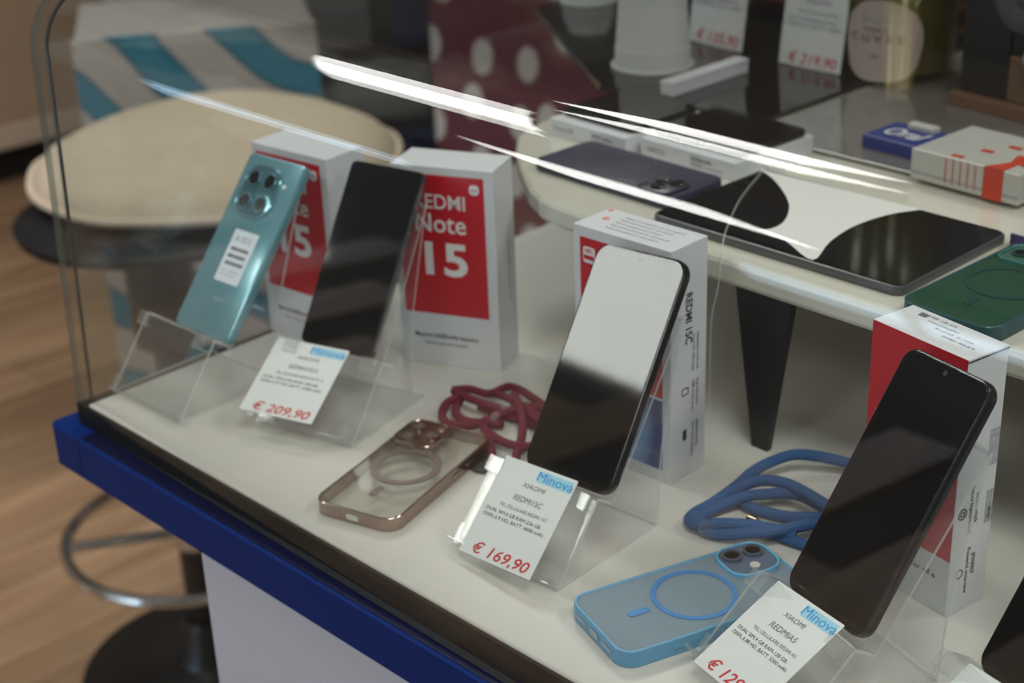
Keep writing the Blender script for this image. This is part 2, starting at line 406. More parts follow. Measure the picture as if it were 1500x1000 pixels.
for x, y in ((0.4785, 0.312), (1.35, 0.312), (0.115, 0.60), (0.62, 0.90), (1.35, 0.90)):
    if y > 0.64:
        obj('leg', loft([[(x-.01, y-.01, -H+0.0), (x+.01, y-.01, -H), (x+.01, y+.01, -H), (x-.01, y+.01, -H)], [(x-.02, y-.02, PZ-.018), (x+.02, y-.02, PZ-.018), (x+.02, y+.02, PZ-.018), (x-.02, y+.02, PZ-.018)]]), legm, rs)
    else: obj('leg', tleg(x, y), legm, rs)

# ================================================================== phones
def ph_body(t, w, l, th, bm_mat, r=0.010):
    return obj('body', slab(w, l, r, -th, 0, 0.0016, cy=l/2), bm_mat, t, smooth=True)
def ph_buttons(t, w, l, th, mt):
    for y0, y1 in ((0.58, 0.66), (0.69, 0.80)):
        obj('side_button', box(w/2-0.0002, w/2+0.0006, l*y0, l*y1, -th*.65, -th*.35, 0.0002, seg=1), mt, t)
def phone_front(name, label, loc, rot, w, l, th, cornr, bez=0.0016, notch='drop', group='display phones'):
    t = thing(name, label, 'phone', loc, rot, group)
    ph_body(t, w, l, th, bodyblk, cornr)
    obj('screen', slab(w-2*bez, l-2*bez, cornr-bez, -0.0002, 0.0003, 0.0002, cy=l/2), screen, t)
    if notch == 'drop':
        obj('front_camera', disc(0.0017, 0.0003, 0.0005, 16, 0, l-0.0062), mat('camera_dot', (0.05, 0.05, 0.06), 0.05), t)
        obj('earpiece', slab(0.012, 0.0007, 0.0003, 0.0003, 0.0004, 0.0001, 3, 0, l-0.0016), darkplastic, t)
    ph_buttons(t, w, l, th, bodyblk)
    return t
P3L, P3R = (0.4623, 0.1113, 0.0484), (0.9670, -0.0402, 0.0620)
P4L, P4R = (0.6815, 0.1088, 0.0447), (0.9911, -0.0518, -0.2999)
P2L, P2R = (0.1750, 0.1339, 0.0510), (0.9853, 0.0208, 0.2614)
P1L, P1R = (0.0720, 0.0722, 0.0564), (0.8874, -0.0207, 0.0516)
P5L, P5R = (0.8112, 0.1157, 0.0447), (0.9911, -0.0518, -0.2999)
phone_front('smartphone', 'black smartphone with white ceiling glare on its upper screen, between the cords', P3L, P3R, 0.0796, 0.1700, 0.0082, 0.0115)
phone_front('smartphone', 'large matt black smartphone with dark screen nearest the camera, before the tall red carton', P4L, P4R, 0.0760, 0.1675, 0.0083, 0.0105)
phone_front('smartphone', 'slim black smartphone with bright metal side beside the teal phone', P2L, P2R, 0.0732, 0.1590, 0.0079, 0.0055, 0.0010, notch='none')
phone_front('smartphone', 'black smartphone cut off by the lower right corner of the picture', P5L, P5R, 0.0760, 0.1675, 0.0083, 0.0105)
# phone 2 side rails catch the light: polished frame strip
t2 = [o for o in bpy.data.objects if o.get('label', '').startswith('slim black')][0]
for s in (-1, 1):
    obj('side_rail', box(s*0.0366-0.0003, s*0.0366+0.0003, 0.006, 0.153, -0.0058, -0.0022, 0.0002, seg=1), mat('rail_steel', (0.32, 0.33, 0.34), 0.25, metal=1.0), t2)
# teal phone shown from its back
t1 = thing('smartphone', 'pale teal smartphone shown from its back with four camera lenses and a label', 'phone', P1L, P1R, 'display phones')
W1, L1 = 0.0755, 0.1615
ph_body(t1, W1, L1, 0.0079, teal_back, 0.0055)
IX, IY = -0.0050, L1-0.0325
isl = obj('camera_island', slab(0.0450, 0.0460, 0.0150, 0.0, 0.0016, 0.0007, cx=IX, cy=IY), mat('island_teal', (0.13, 0.27, 0.32), 0.12, metal=0.6, noise=0.03), t1, smooth=True)
obj('island_rim', ringslab(0.0462, 0.0472, 0.0156, 0.0009, 0.0, 0.0019, cx=IX, cy=IY), mat('rim_teal', (0.30, 0.48, 0.54), 0.12, metal=0.8), isl)
for k, (a, b) in enumerate(((-0.0105, 0.0105), (0.0105, 0.0105), (-0.0105, -0.0105), (0.0100, -0.0105))):
    ln = obj('camera_lens', disc(0.0062, 0.0016, 0.0032, 24, IX+a, IY+b), lens, isl, smooth=True)
    obj('lens_ring', annulus(0.0072, 0.0061, 0.0016, 0.0033, 28, IX+a, IY+b), mat('ring_teal', (0.20, 0.36, 0.42), 0.15, metal=0.8), isl)
obj('flash', disc(0.0019, 0.0, 0.0012, 14, 0.0225, IY+0.0100), mat('flash_white', (0.9, 0.9, 0.88), 0.2), t1)
st = obj('label_sticker', slab(0.0320, 0.0470, 0.0012, 0.0, 0.0003, 0.0001, 3, 0.0030, 0.0700), mat('sticker', (0.70, 0.74, 0.80), 0.45, noise=0.01), t1)
for j, yy in enumerate((0.0765, 0.0700, 0.0635)):
    xx = -0.0085
    while xx < 0.0140:
        ww = random.choice((0.0005, 0.0008, 0.0012)); obj('barcode_bar', box(xx, xx+ww, yy-0.0016, yy+0.0017, 0.0003, 0.00042), ink, st); xx += ww+random.choice((0.0004, 0.0006))
text('approval_mark', 'A CE 2', -0.0080, 0.0835, 0.0200, 0.0046, ink_grey, st, 0.0004)
text('small_print', 'IMEI 1: 86 07450', -0.0090, 0.0560, 0.0230, 0.0016, ink_grey, st, 0.0004)
text('small_print', 'IMEI 2: 86 07468', -0.0090, 0.0525, 0.0190, 0.0016, ink_grey, st, 0.0004)
text('maker_print', 'REDMI', -0.0030, 0.0300, 0.0120, 0.0030, mat('print_grey_teal', (0.25, 0.40, 0.44), 0.4), t1, 0.0002)

# ================================================================== acrylic stands and price cards
def stand(label, L, Rt, off, fx, rx, lip=0.0075):
    px, py, z0 = L; tilt, _, yaw = Rt
    t = thing('phone_stand', label, 'phone stand', (px, py, 0), (0, 0, yaw), 'clear acrylic phone stands')
    c, s = math.cos(tilt), math.sin(tilt)
    bk = Vector((0.0080*s+0.0010, z0-0.0080*c-0.0015))
    top = bk+Vector((c, s))*0.138
    lp = bk+Vector((-s, c))*0.0150
    pk = Vector((lp.x-0.004, lp.y+0.002))
    front = Vector((fx, 0.0))
    P = [(rx, 0.0005), (front.x, 0.0005), (pk.x, pk.y), (lp.x, lp.y), (bk.x, bk.y), (top.x, top.y), (rx+0.006, 0.060), (rx+0.0015, 0.003)]
    x0, x1 = off-0.0475, off+0.0475
    obj('bent_sheet', sheet(fillet([Vector(p) for p in P[:5]], 0.004), -0.0022, x0, x1), [acr, acr_edge], t)
    obj('back_plate', sheet(fillet([Vector(p) for p in P[4:]], 0.004), -0.0022, max(x0, -0.0375), min(x1, 0.043)), [acr, acr_edge], t)
    d = (pk-front).normalized(); n = Vector((-d.y, d.x))
    def on(u, v, k=0.0):   # along slope, off slope
        p = front+d*u+n*v; return (k, p.x, p.y)
    ang = math.atan2(d.y, d.x)
    def clip(u, k, wx, lu, hh=0.006):
        bm = bmesh.new(); box(-wx/2, wx/2, -lu/2, -lu/2+0.0018, 0, hh, 0.0004, bm=bm, seg=1); box(-wx/2, wx/2, -lu/2, lu/2, hh-0.0018, hh, 0.0004, bm=bm, seg=1)
        o = obj('clip', bm, [acr_clip], t); o.location = on(u, 0.0002, k); o.rotation_euler = (ang, 0, 0)
    sl = (pk-front).length
    clip(sl-0.006, x0+0.0085, 0.014, 0.012, 0.0075); clip(sl-0.006, x1-0.0085, 0.014, 0.012, 0.0075)
    clip(0.010, x0+0.003, 0.004, 0.016, 0.005); clip(0.012, x1-0.008, 0.010, 0.012, 0.005)
    lipo = obj('front_lip', box(x0, x1, -0.0011, 0.0011, 0.0, lip, 0.0005), [acr_clip], t); lipo.location = on(0.0045, 0.0, 0); lipo.rotation_euler = (ang, 0, 0)
    return t
acr_clip = clear('acrylic_clip', (0.95, 0.96, 0.96), 1.6, 0.10, (0.92, 0.93, 0.93))
stand('empty fronted clear acrylic stand under the teal phone', P1L, P1R, -0.0165, -0.0540, 0.052)
stand('clear acrylic stand under the slim black phone beside the teal one', P2L, P2R, 0.0080, -0.0600, 0.045, 0.016)
stand('clear acrylic stand under the black phone with white glare', P3L, P3R, -0.0095, -0.0545, 0.056, 0.012)
stand('clear acrylic stand under the nearest black phone', P4L, P4R, -0.0030, -0.0570, 0.056, 0.015)
stand('clear acrylic stand cut off by the lower right corner of the picture', P5L, P5R, -0.0030, -0.0570, 0.056, 0.015)
CW, CH = 0.0697, 0.0740
def price_card(label, loc, rot, lines, price, model=True, curl=True, w=CW, h=CH):
    t = thing('price_card', label, 'price card', loc, rot, 'printed price cards')
    obj('paper', slab(w, h, 0.0008, -0.0005, 0, 0.0001, 2, 0, h/2), card_white, t)
    def V(v): return h*(1-v)
    U = lambda u: w*(u-0.5)
    hl = obj('logo_highlight', box(U(0.52), U(0.97), V(0.14), V(0.03), 0, 0.00012), cyan_pale, t)
    text('shop_name', 'Minova', U(0.51), V(0.125), w*0.48, h*0.088, ink_cyan, t, 0.0003, 0.0, 0.0)
    for (s, u0, u1, v, hh, mt, sh) in lines:
        text('print_line', s, U(u0), V(v), w*(u1-u0), h*hh, mt, t, 0.0002, sh, 0.0)
    if price: text('price', price, U(0.15), V(0.965), w*0.78, h*0.115, ink_red, t, 0.0002, 0.22, 0.012)
    return t
def lines_for(a, b, c, d, e):
    return [(a, 0.373, 0.685, 0.228, 0.046, ink_grey, 0.2), (b, 0.34, 0.735, 0.368, 0.056, ink_grey, 0.2), (c, 0.215, 0.87, 0.463, 0.033, ink_grey, 0.0),
            (d, 0.075, 0.84, 0.54, 0.034, ink, 0.0), (e, 0.073, 0.92, 0.60, 0.034, ink, 0.0)]
C3 = ((0.4592, 0.0450, 0.0103), (0.7678, -0.0787, 0.0149))
C4 = ((0.6614, 0.0428, 0.0162), (0.5211, -0.1283, -0.3279))
C2 = ((0.1865, 0.0616, 0.0214), (0.5170, 0.0137, 0.3568))
price_card('white price card reading 169,90 on the stand below the phone with glare', C3[0], C3[1], lines_for('XIAOMI', 'REDMI15C', 'TEL.CELLULARE REDMI 15C', 'DUAL SIM,4 GB RAM-256 GB.', 'DISPL.6.9 HD, BATT. 6000 mAh.'), '€ 169,90')
price_card('white price card reading 129 in the foreground, lower edge cut by the picture', C4[0], C4[1], lines_for('XIAOMI', 'REDMIA5', 'TEL.CELLULARE REDMI A5', 'DUAL SIM,4 GB RAM-128 GB.', 'DISPL.6.88 HD, BATT. 5200 mAh.'), '€ 129,90', w=0.0687, h=0.0729)
price_card('white price card reading 209,90 below the slim black phone', C2[0], C2[1], lines_for('XIAOMI', 'REDMINOTE15', 'TEL.CELLULARE REDMI NOTE 15', 'DUAL SIM,6 GB RAM-128 GB.', 'DISPL.6.77 HD, BATT. 6000 mAh.'), '€ 209,90', w=0.0687, h=0.0729)
price_card('corner of a white price card at the lower right corner of the picture', (C4[0][0]+0.1297, C4[0][1]+0.0069, C4[0][2]), C4[1], [], '', w=0.0687, h=0.0729)

# ================================================================== cartons
def carton(label, x, y, yaw, w, d, h, group='phone cartons'):
    t = thing('phone_carton', label, 'carton', (x, y, 0), (0, 0, yaw), group)
    obj('carton_body', box(-w/2, w/2, -d/2, d/2, 0, h, 0.0006), box_white, t)
    return t
def fpanel(t, name, x0, x1, z0, z1, d, mt, off=0.0002):
    return obj(name, box(x0, x1, -d/2-off, -d/2, z0, z1), mt, t)
def ftext(t, name, s, x, z, w, h, d, mt, shear=0, bold=0.0):
    return text(name, s, 0, 0, w, h, mt, t, shear=shear, bold=bold, loc=(x, -d/2-0.0004, z), rot=(math.pi/2, 0, 0))
def stext(t, name, s, w, d, yy, z, L, hgt, mt, bold=0.0):   # lettering running down the right side
    return text(name, s, 0, 0, L, hgt, mt, t, bold=bold, loc=(w/2+0.0003, yy, z), rot=(math.pi/2, math.pi/2, math.pi/2))
def badge(t, x, z, d, s=0.0085):
    b = obj('maker_badge', loft([[(x+a, -d/2-0.0003, z+b_) for a, b_ in rr(s, s, s*.35, 5)], [(x+a, -d/2-0.0007, z+b_) for a, b_ in rr(s, s, s*.35, 5)]]), ink_white, t)
    text('badge_letters', 'mi', 0, 0, s*0.55, s*0.36, mat('ink_badge', (0.62, 0.12, 0.2), 0.5), b, bold=0.02, loc=(x-s*0.28, -d/2-0.0009, z-s*0.17), rot=(math.pi/2, 0, 0))
# carton 2 (clear 15) and its twin behind the teal phone
def note_carton(label, x, y, yaw, w, d, h):
    t = carton(label, x, y, yaw, w, d, h)
    fpanel(t, 'red_panel', -w/2+0.0055, w/2-0.0085, h*0.27, h*0.962, d, box_red)
    badge(t, w/2-0.0170, h*0.905, d)
    ftext(t, 'title_line', 'REDMI', -w/2+0.020, h*0.80, 0.046, 0.0125, d, ink_white, bold=0.007)
    ftext(t, 'title_line', 'Note', -w/2+0.020, h*0.685, 0.046, 0.0165, d, ink_white, bold=0.010)
    ftext(t, 'title_number', '15', -w/2+0.027, h*0.475, 0.039, 0.0290, d, ink_white, bold=0.026)
    ftext(t, 'small_print', 'Massive 6000mAh battery', -w/2+0.013, h*0.145, 0.059, 0.0042, d, ink, bold=0.006)
    ftext(t, 'small_print', 'Super-tough, titan durable', -w/2+0.022, h*0.110, 0.040, 0.0030, d, ink_grey)
    stext(t, 'side_print', 'REDMI Note 15', w, d, 0.004, h*0.62, h*0.30, 0.006, ink_pale, 0.01)
    return t
note_carton('white carton with red face and large 15 standing right of the slim black phone', 0.1807, 0.2667, 0.4443, 0.0919, 0.0441, 0.1825)
p = at(367, 207, 0.1825); q = at(477, 234, 0.1825)
yw1 = math.atan2(q.y-p.y, q.x-p.x)
mid = (p+q)/2
note_carton('white carton with red face half hidden behind the teal phone', mid.x-math.sin(yw1)*0.022, mid.y+math.cos(yw1)*0.022, yw1, (q-p).length, 0.0441, 0.1825)
# carton 3
t = carton('white carton with red and blue face behind the phone with white glare', 0.4186, 0.2385, 0.0364, 0.0925, 0.0415, 0.1876)
w, d, h = 0.0925, 0.0415, 0.1876
fpanel(t, 'red_panel', -w/2+0.0065, w/2-0.0075, h*0.375, h*0.955, d, box_red)
def bluepic():
    mt = bpy.data.materials.new('blue_picture'); mt.use_nodes = True; nt = mt.node_tree; b = nt.nodes['Principled BSDF']
    tc = nn(nt, 'ShaderNodeTexCoord'); wv = nn(nt, 'ShaderNodeTexWave'); wv.inputs['Scale'].default_value = 9; wv.inputs['Distortion'].default_value = 6
    nt.links.new(tc.outputs['Object'], wv.inputs['Vector']); cr = nn(nt, 'ShaderNodeValToRGB')
    cr.color_ramp.elements[0].color = (0.02, 0.035, 0.16, 1); cr.color_ramp.elements[1].color = (0.16, 0.30, 0.52, 1)
    nt.links.new(wv.outputs['Fac'], cr.inputs[0]); nt.links.new(cr.outputs[0], b.inputs['Base Color']); b.inputs['Roughness'].default_value = 0.35
    return mt
fpanel(t, 'phone_picture', -w/2+0.0065, w/2-0.0075, h*0.055, h*0.362, d, bluepic())
bd = obj('corner_badge', loft([[(-w/2+0.0155+a, -d/2-0.0003, h*0.885+b_) for a, b_ in rr(0.0115, 0.0125, 0.0022, 4)], [(-w/2+0.0155+a, -d/2-0.0006, h*0.885+b_) for a, b_ in rr(0.0115, 0.0125, 0.0022, 4)]]), ink_white, t)
text('badge_letters', 'NFC', 0, 0, 0.0075, 0.0036, box_red, bd, bold=0.01, loc=(-w/2+0.0118, -d/2-0.0008, h*0.893), rot=(math.pi/2, 0, 0))
obj('badge_band', box(-w/2+0.0105, -w/2+0.0205, -d/2-0.0008, -d/2-0.0006, h*0.866, h*0.884), box_red, bd)
ftext(t, 'title_line', 'REDMI', -w/2+0.014, h*0.72, 0.050, 0.0130, d, ink_white, bold=0.02)
ftext(t, 'title_number', '15C', -w/2+0.014, h*0.54, 0.046, 0.026, d, ink_white, bold=0.03)
stext(t, 'side_title', 'REDMI 15C', w, d, -0.004, h*0.80, 0.040, 0.0075, ink, 0.02)
for j, (s, zz, L) in enumerate((('Smooth 6.9" 120Hz display', 0.62, 0.030), ('AdaptiveSync refresh rate', 0.62, 0.030), ('50MP AI dual camera', 0.42, 0.026), ('Bright clear photos', 0.42, 0.022), ('33W turbo charging', 0.235, 0.028), ('6000mAh battery', 0.235, 0.022))):
    stext(t, 'side_print', s, w, d, (0.004, 0.009)[j % 2], h*zz, L, 0.0030, ink_grey, 0.006)
obj('side_icon', ringslab(0.006, 0.008, 0.001, 0.0009, 0, 0.0002, 2), ink, t, loc=(w/2+0.0001, -0.004, h*0.385), rot=(0, math.pi/2, 0))
obj('side_icon', box(w/2, w/2+0.0003, -0.0062, -0.0020, h*0.17, h*0.215), ink, t)
for j in range(5): text('top_print', 'Xiaomi Communications Co., Ltd. model 25', 0, 0, 0.055-0.006*(j % 3), 0.0022, ink_grey, t, loc=(-w/2+0.024, 0.010-0.0058*j, h+0.0003))
obj('top_spot', disc(0.0030, h, h+0.0003, 14, -w/2+0.013, 0.001), mat('ink_pink', (0.72, 0.22, 0.2), 0.5), t)
obj('top_spot', disc(0.0024, h, h+0.0003, 14, -w/2+0.004, 0.017), M['ink_pink'], t)
# carton 4
w, d, h = 0.0778, 0.0359, 0.1834
t = carton('tall carton with plain red face edge to edge behind the nearest phone', 0.6704, 0.2364, -0.1703, w, d, h)
fpanel(t, 'red_panel', -w/2+0.0003, w/2-0.0003, h*0.225, h-0.0003, d, box_red)
ftext(t, 'title_line', 'REDMI', -w/2+0.0075, h*0.545, 0.060, 0.0235, d, ink_white, bold=0.02)
ftext(t, 'title_number', 'A5', -w/2+0.0075, h*0.34, 0.042, 0.030, d, ink_white, bold=0.03)
ftext(t, 'small_print', 'Feel the power of a', -w/2+0.012, h*0.135, 0.055, 0.0040, d, ink, bold=0.008)
for j, (s, yy, zz, L) in enumerate((('Secure fingerprint and', -0.004, 0.50, 0.034), ('AI face unlock', 0.001, 0.47, 0.022), ('Powerful octa-core', -0.003, 0.255, 0.034), ('processor', 0.002, 0.225, 0.016), ('mAh (typ)', 0.013, 0.39, 0.008))):
    stext(t, 'side_print', s, w, d, yy, h*zz, L, 0.0032, ink, 0.008)
for j in range(4): stext(t, 'side_print', 'XIAOMI COMMUNICATIONS', w, d, 0.0105+0.0019*j, h*0.46, 0.024, 0.0013, ink)
for j in range(5): stext(t, 'side_print', 'S/N 58031 8 27 MADE IN CHINA', w, d, 0.0085+0.0018*j, h*0.70, 0.026, 0.0012, ink)
obj('fingerprint_icon', annulus(0.0042, 0.0030, 0, 0.0002, 20), ink_grey, t, loc=(w/2+0.0001, -0.0105, h*0.405), rot=(0, math.pi/2, 0))
obj('fingerprint_icon', annulus(0.0022, 0.0010, 0, 0.0002, 16), ink_grey, t, loc=(w/2+0.0001, -0.0105, h*0.405), rot=(0, math.pi/2, 0))
obj('battery_icon', annulus(0.0034, 0.0028, 0, 0.0002, 20), ink, t, loc=(w/2+0.0001, -0.0085, h*0.16), rot=(0, math.pi/2, 0))
obj('top_seam', box(w/2-0.0002, w/2+0.0003, -d/2, d/2, h-0.0022, h-0.0014), ink, t)
for j in range(4): text('top_print', ('CE 0700  UK CA', 'www.mi.com/global', 'RoHS 2109', 'IMEI 8654')[j], 0, 0, 0.030-0.005*(j % 2), 0.0022, ink_grey, t, loc=(-w/2+0.012+0.011*j, 0.011-0.0055*j, h+0.0003))
obj('top_code_block', box(-w/2+0.013, -w/2+0.019, 0.008, 0.013, h, h+0.0002), ink_grey, t)

# ================================================================== phone cases lying flat
def case(label, loc, yaw, w, l, hh, frame_m, back_m, mark_m, style, z=0):
    t = thing('phone_case', label, 'phone case', (loc[0], loc[1], z), (0, 0, yaw), 'phone cases lying flat')
    fr = obj('bumper_frame', ringslab(w, l, 0.0125, 0.0022, 0.0, hh, 10, 0, l/2), frame_m, t, smooth=True)
    obj('back_plate', slab(w-0.004, l-0.004, 0.0110, hh-0.0018, hh-0.0006, 0.0003, 10, 0, l/2), back_m, t)
    zt = hh-0.0006
    obj('magnet_ring', annulus(style['ring'][0], style['ring'][1], zt, zt+0.0006, 48, 0, l*0.5), mark_m, t)
    obj('magnet_bar', slab(0.0055, 0.0150, 0.0024, zt, zt+0.0006, 0.0001, 5, 0, l*0.5-style['ring'][0]-0.013), mark_m, t)
    obj('charging_port', slab(0.0110, 0.0046, 0.0022, 0, 0.0004, 0.0001, 5), style['port'], t, loc=(0, -0.00025, hh*0.5), rot=(math.pi/2, 0, 0))
    for s in ((-1, 1) if style.get('slots', True) else ()): obj('speaker_slot', slab(0.0120, 0.0022, 0.0010, 0, 0.0004, 0.0001, 4), style['port'], t, loc=(s*0.0165, -0.00025, hh*0.5), rot=(math.pi/2, 0, 0))
    for y0 in style['side']: obj('side_button', slab(0.0026, 0.0100, 0.0012, 0, 0.0008, 0.0003, 4), frame_m, t, loc=(w/2, y0*l, hh*0.5), rot=(0, math.pi/2, 0))
    cw, cl, cx, cyy = style['cam']
    cb = obj('camera_frame', ringslab(cw, cl, style['camr'], 0.0016, zt-0.0006, zt+0.0030, 8, cx, cyy), style['camm'], t, smooth=True)
    obj('camera_plate', slab(cw-0.003, cl-0.003, style['camr']-0.001, zt, zt+0.0016, 0.0004, 8, cx, cyy), style['plate'], cb)
    for (a, b, r_) in style['lenses']:
        obj('lens_ring', annulus(r_, r_*0.74, zt+0.001, zt+0.0036, 28, cx+a, cyy+b), style['lring'], cb)
        obj('lens', disc(r_*0.76, zt+0.001, zt+0.0026, 24, cx+a, cyy+b), style['lens'], cb)
    for (a, b, r_) in style['spots']: obj('flash', disc(r_, zt+0.0012, zt+0.0026, 16, cx+a, cyy+b), style['spot'], cb)
    return t
gold = mat('rose_gold_chrome', (0.40, 0.315, 0.275), 0.2, metal=1.0, noise=0.05)
clearback = clear('clear_case_back', (0.94, 0.94, 0.92), 1.5, 0.06, (0.8, 0.79, 0.75))
case('clear phone case with rose gold frame and ring, in front of the red cord', (0.3335, 0.0225), math.radians(17), 0.0720, 0.1440, 0.0115, gold, clearback, mat('gold_ring', (0.17, 0.135, 0.12), 0.35, metal=0.7), dict(
    slots=False, ring=(0.0275, 0.0215), port=mat('port_pale', (0.62, 0.60, 0.55), 0.5), side=(0.60, 0.74), cam=(0.0385, 0.0400, -0.0150, 0.1195), camr=0.0105, camm=gold,
    plate=mat('gold_plate', (0.20, 0.16, 0.14), 0.2, metal=0.9), lenses=((-0.0085, 0.0085, 0.0074), (-0.0085, -0.0085, 0.0074), (0.0085, 0.0, 0.0074)),
    lring=gold, lens=clear('lens_window', (0.75, 0.72, 0.66), 1.5, 0.25, (0.6, 0.56, 0.5)), spots=((0.0105, 0.0120, 0.0028),), spot=mat('gold_lens', (0.55, 0.45, 0.33), 0.2, metal=0.8)))
bluefr = mat('blue_case_frame', (0.10, 0.32, 0.52), 0.32, noise=0.03)
blueback = clear('frosted_blue', (0.72, 0.80, 0.86), 1.45, 0.60, (0.52, 0.64, 0.72), 0.15)
bc = case('frosted light blue phone case with two lens camera cut-out below the blue cord', (0.560, 0.0385), math.radians(-18), 0.0740, 0.1480, 0.0122, bluefr, blueback, mat('blue_mark', (0.045, 0.215, 0.52), 0.4), dict(
    ring=(0.0285, 0.0250), port=mat('port_grey_blue', (0.36, 0.42, 0.47), 0.5), side=(0.28, 0.56, 0.70), cam=(0.0370, 0.0385, -0.0165, 0.1260), camr=0.0130, camm=mat('blue_cam_frame', (0.12, 0.42, 0.66), 0.3),
    plate=mat('slate_blue', (0.085, 0.125, 0.20), 0.25), lenses=((-0.0075, -0.0075, 0.0072), (-0.0065, 0.0085, 0.0072)), lring=mat('slate_ring', (0.11, 0.15, 0.22), 0.2, metal=0.5), lens=lens,
    spots=((0.0085, 0.0005, 0.0036),), spot=mat('flash_pale', (0.55, 0.55, 0.53), 0.3)))
# green case on the riser
greenfr = mat('green_case_frame', (0.008, 0.060, 0.072), 0.35, noise=0.03)
greenback = clear('frosted_green', (0.10, 0.20, 0.14), 1.45, 0.86, (0.055, 0.145, 0.09), 0.15)
case('dark green frosted phone case lying on the riser at the right edge', (0.6365, 0.2965), math.radians(-2), 0.0745, 0.1480, 0.0120, greenfr, greenback, mat('green_mark', (0.008, 0.040, 0.035), 0.4), dict(
    ring=(0.0285, 0.0245), port=mat('port_green', (0.24, 0.33, 0.24), 0.5), side=(0.55, 0.7), cam=(0.0640, 0.0330, 0.0, 0.1230), camr=0.0080, camm=mat('green_cam_frame', (0.03, 0.16, 0.14), 0.3),
    plate=mat('green_plate', (0.05, 0.115, 0.085), 0.3), lenses=((-0.0200, 0.0, 0.0062), (0.0, 0.0, 0.0062), (0.0200, 0.0, 0.0062)), lring=mat('green_ring', (0.02, 0.06, 0.05), 0.3), lens=lens, spots=(), spot=lens), z=PZ)

# ================================================================== cords
def braid(name, col):
    return mat(name, col, 0.75, noise=0.25, nscale=700, bump=0.6, bscale=1400)
def cord(name, label, strands, r, mt, ox, oy, sc, group=None):
    t = thing(name, label, 'cord')
    for k, (zs, pts) in enumerate(strands):
        n = len(pts); P = []
        for i, (a, b) in enumerate(pts):
            z = zs if isinstance(zs, (int, float)) else zs[i]
            P.append(at(ox+a/sc, oy+b/sc, max(z, r)))
        obj('strand', tube(catmull(P, 7), r, 10), mt, t, smooth=True)
    return t
bcord = braid('blue_braid', (0.030, 0.105, 0.27))
r = 0.0043
ct2 = cord('lanyard', 'thick blue lanyard cord coiled behind the light blue phone case', [
    ((.009, .014, .016, .014, .010, .007, .006, .005), [(1190, 110), (1060, 80), (950, 72), (850, 105), (780, 145), (730, 190), (650, 250), (560, 310)]),
    ((.016, .016, .018, .018, .016, .012, .008, .006, .005, .006, .008, .012, .012, .010, .008), [(1120, 300), (1060, 262), (990, 220), (920, 188), (830, 176), (750, 195), (680, 235), (600, 282), (545, 312), (528, 340), (570, 358), (660, 352), (760, 357), (860, 372), (960, 400)]),
    ((.010, .010, .011, .012, .012, .012, .008, .006, .005, .005, .006, .009, .012, .012), [(1140, 330), (1060, 280), (990, 243), (920, 228), (840, 232), (760, 240), (690, 265), (610, 300), (560, 335), (590, 378), (660, 396), (760, 391), (880, 380), (1060, 348)]),
    ((.005, .005, .005, .006, .007), [(738, 262), (775, 285), (850, 308), (940, 325), (1080, 328)]),
    ((.005, .005, .0045, .0045), [(775, 340), (850, 382), (930, 415), (1010, 442)]),
    ((.009, .007, .006, .008, .016), [(1190, 110), (1270, 150), (1290, 225), (1220, 300), (1120, 300)]),
    ((.007, .006, .005, .0045), [(1080, 328), (1180, 350), (1150, 430), (1010, 442)]),
    ((.010, .008, .007, .012), [(1140, 330), (1200, 370), (1150, 375), (1060, 348)])], r, bcord, 820, 640, 2.777)
e0, e1 = at(820+768/2.777, 640+338/2.777, .006), at(820+800/2.777, 640+352/2.777, .006)
obj('metal_tip', tube([e0, e1], 0.0047, 12), mat('brass_tip', (0.55, 0.45, 0.30), 0.2, metal=1.0), ct2, smooth=True)
sl0, sl1 = at(820+590/2.777, 640+365/2.777, .010), at(820+612/2.777, 640+385/2.777, .010)
obj('clear_sleeve', tube([sl0, sl1], 0.0058, 14), acr, ct2, smooth=True)
rcord = braid('burgundy_braid', (0.155, 0.010, 0.035))
rt = cord('lanyard', 'burgundy lanyard cord tangled beside the rose gold phone case', [
    ((.012, .013, .012, .011, .010, .009), [(690, 95), (760, 128), (850, 160), (920, 178), (990, 190), (1060, 230)]),
    ((.011, .009, .006, .004, .004, .006, .010, .012, .012), [(735, 110), (665, 145), (640, 195), (668, 235), (760, 242), (850, 215), (920, 182), (975, 165), (1060, 165)]),
    ((.011, .010, .009, .009, .010, .009, .006), [(685, 92), (760, 88), (840, 108), (920, 78), (970, 88), (1030, 125), (1090, 170)]),
    ((.008, .006, .004, .004, .006), [(720, 130), (698, 180), (735, 222), (820, 232), (900, 240)]),
    ((.015, .015, .012, .007, .005, .004), [(950, 110), (978, 170), (988, 240), (982, 300), (966, 350), (955, 400)]),
    ((.008, .006, .004, .004), [(812, 240), (840, 300), (855, 360), (850, 410)]),
    ((.007, .007, .007, .006), [(825, 262), (890, 308), (960, 332), (1010, 335)]),
    ((.012, .013, .012, .009), [(860, 100), (940, 135), (1010, 175), (1070, 215)]),
    ((.006, .005, .005, .005), [(800, 165), (870, 190), (960, 215), (1060, 250)]),
    ((.009, .009, .012), [(1060, 230), (1120, 205), (1060, 165)]),
    ((.006, .008, .009), [(1090, 170), (1150, 200), (1070, 215)]),
    ((.005, .006, .006), [(1060, 250), (1110, 310), (1010, 335)])], 0.0035, rcord, 430, 540, 2.942)
pd = at(430+828/2.942, 540+412/2.942, 0.001)
obj('tether_pad', slab(0.020, 0.028, 0.009, 0, 0.0012, 0.0003), darkplastic, rt, loc=pd, rot=(0, 0, math.radians(20)))
ms = at(430+868/2.942, 540+210/2.942, 0.013); obj('clear_clasp', slab(0.006, 0.010, 0.002, 0, 0.003, 0.001), acr_clip, rt, loc=ms, rot=(0.2, 0, 0.4))
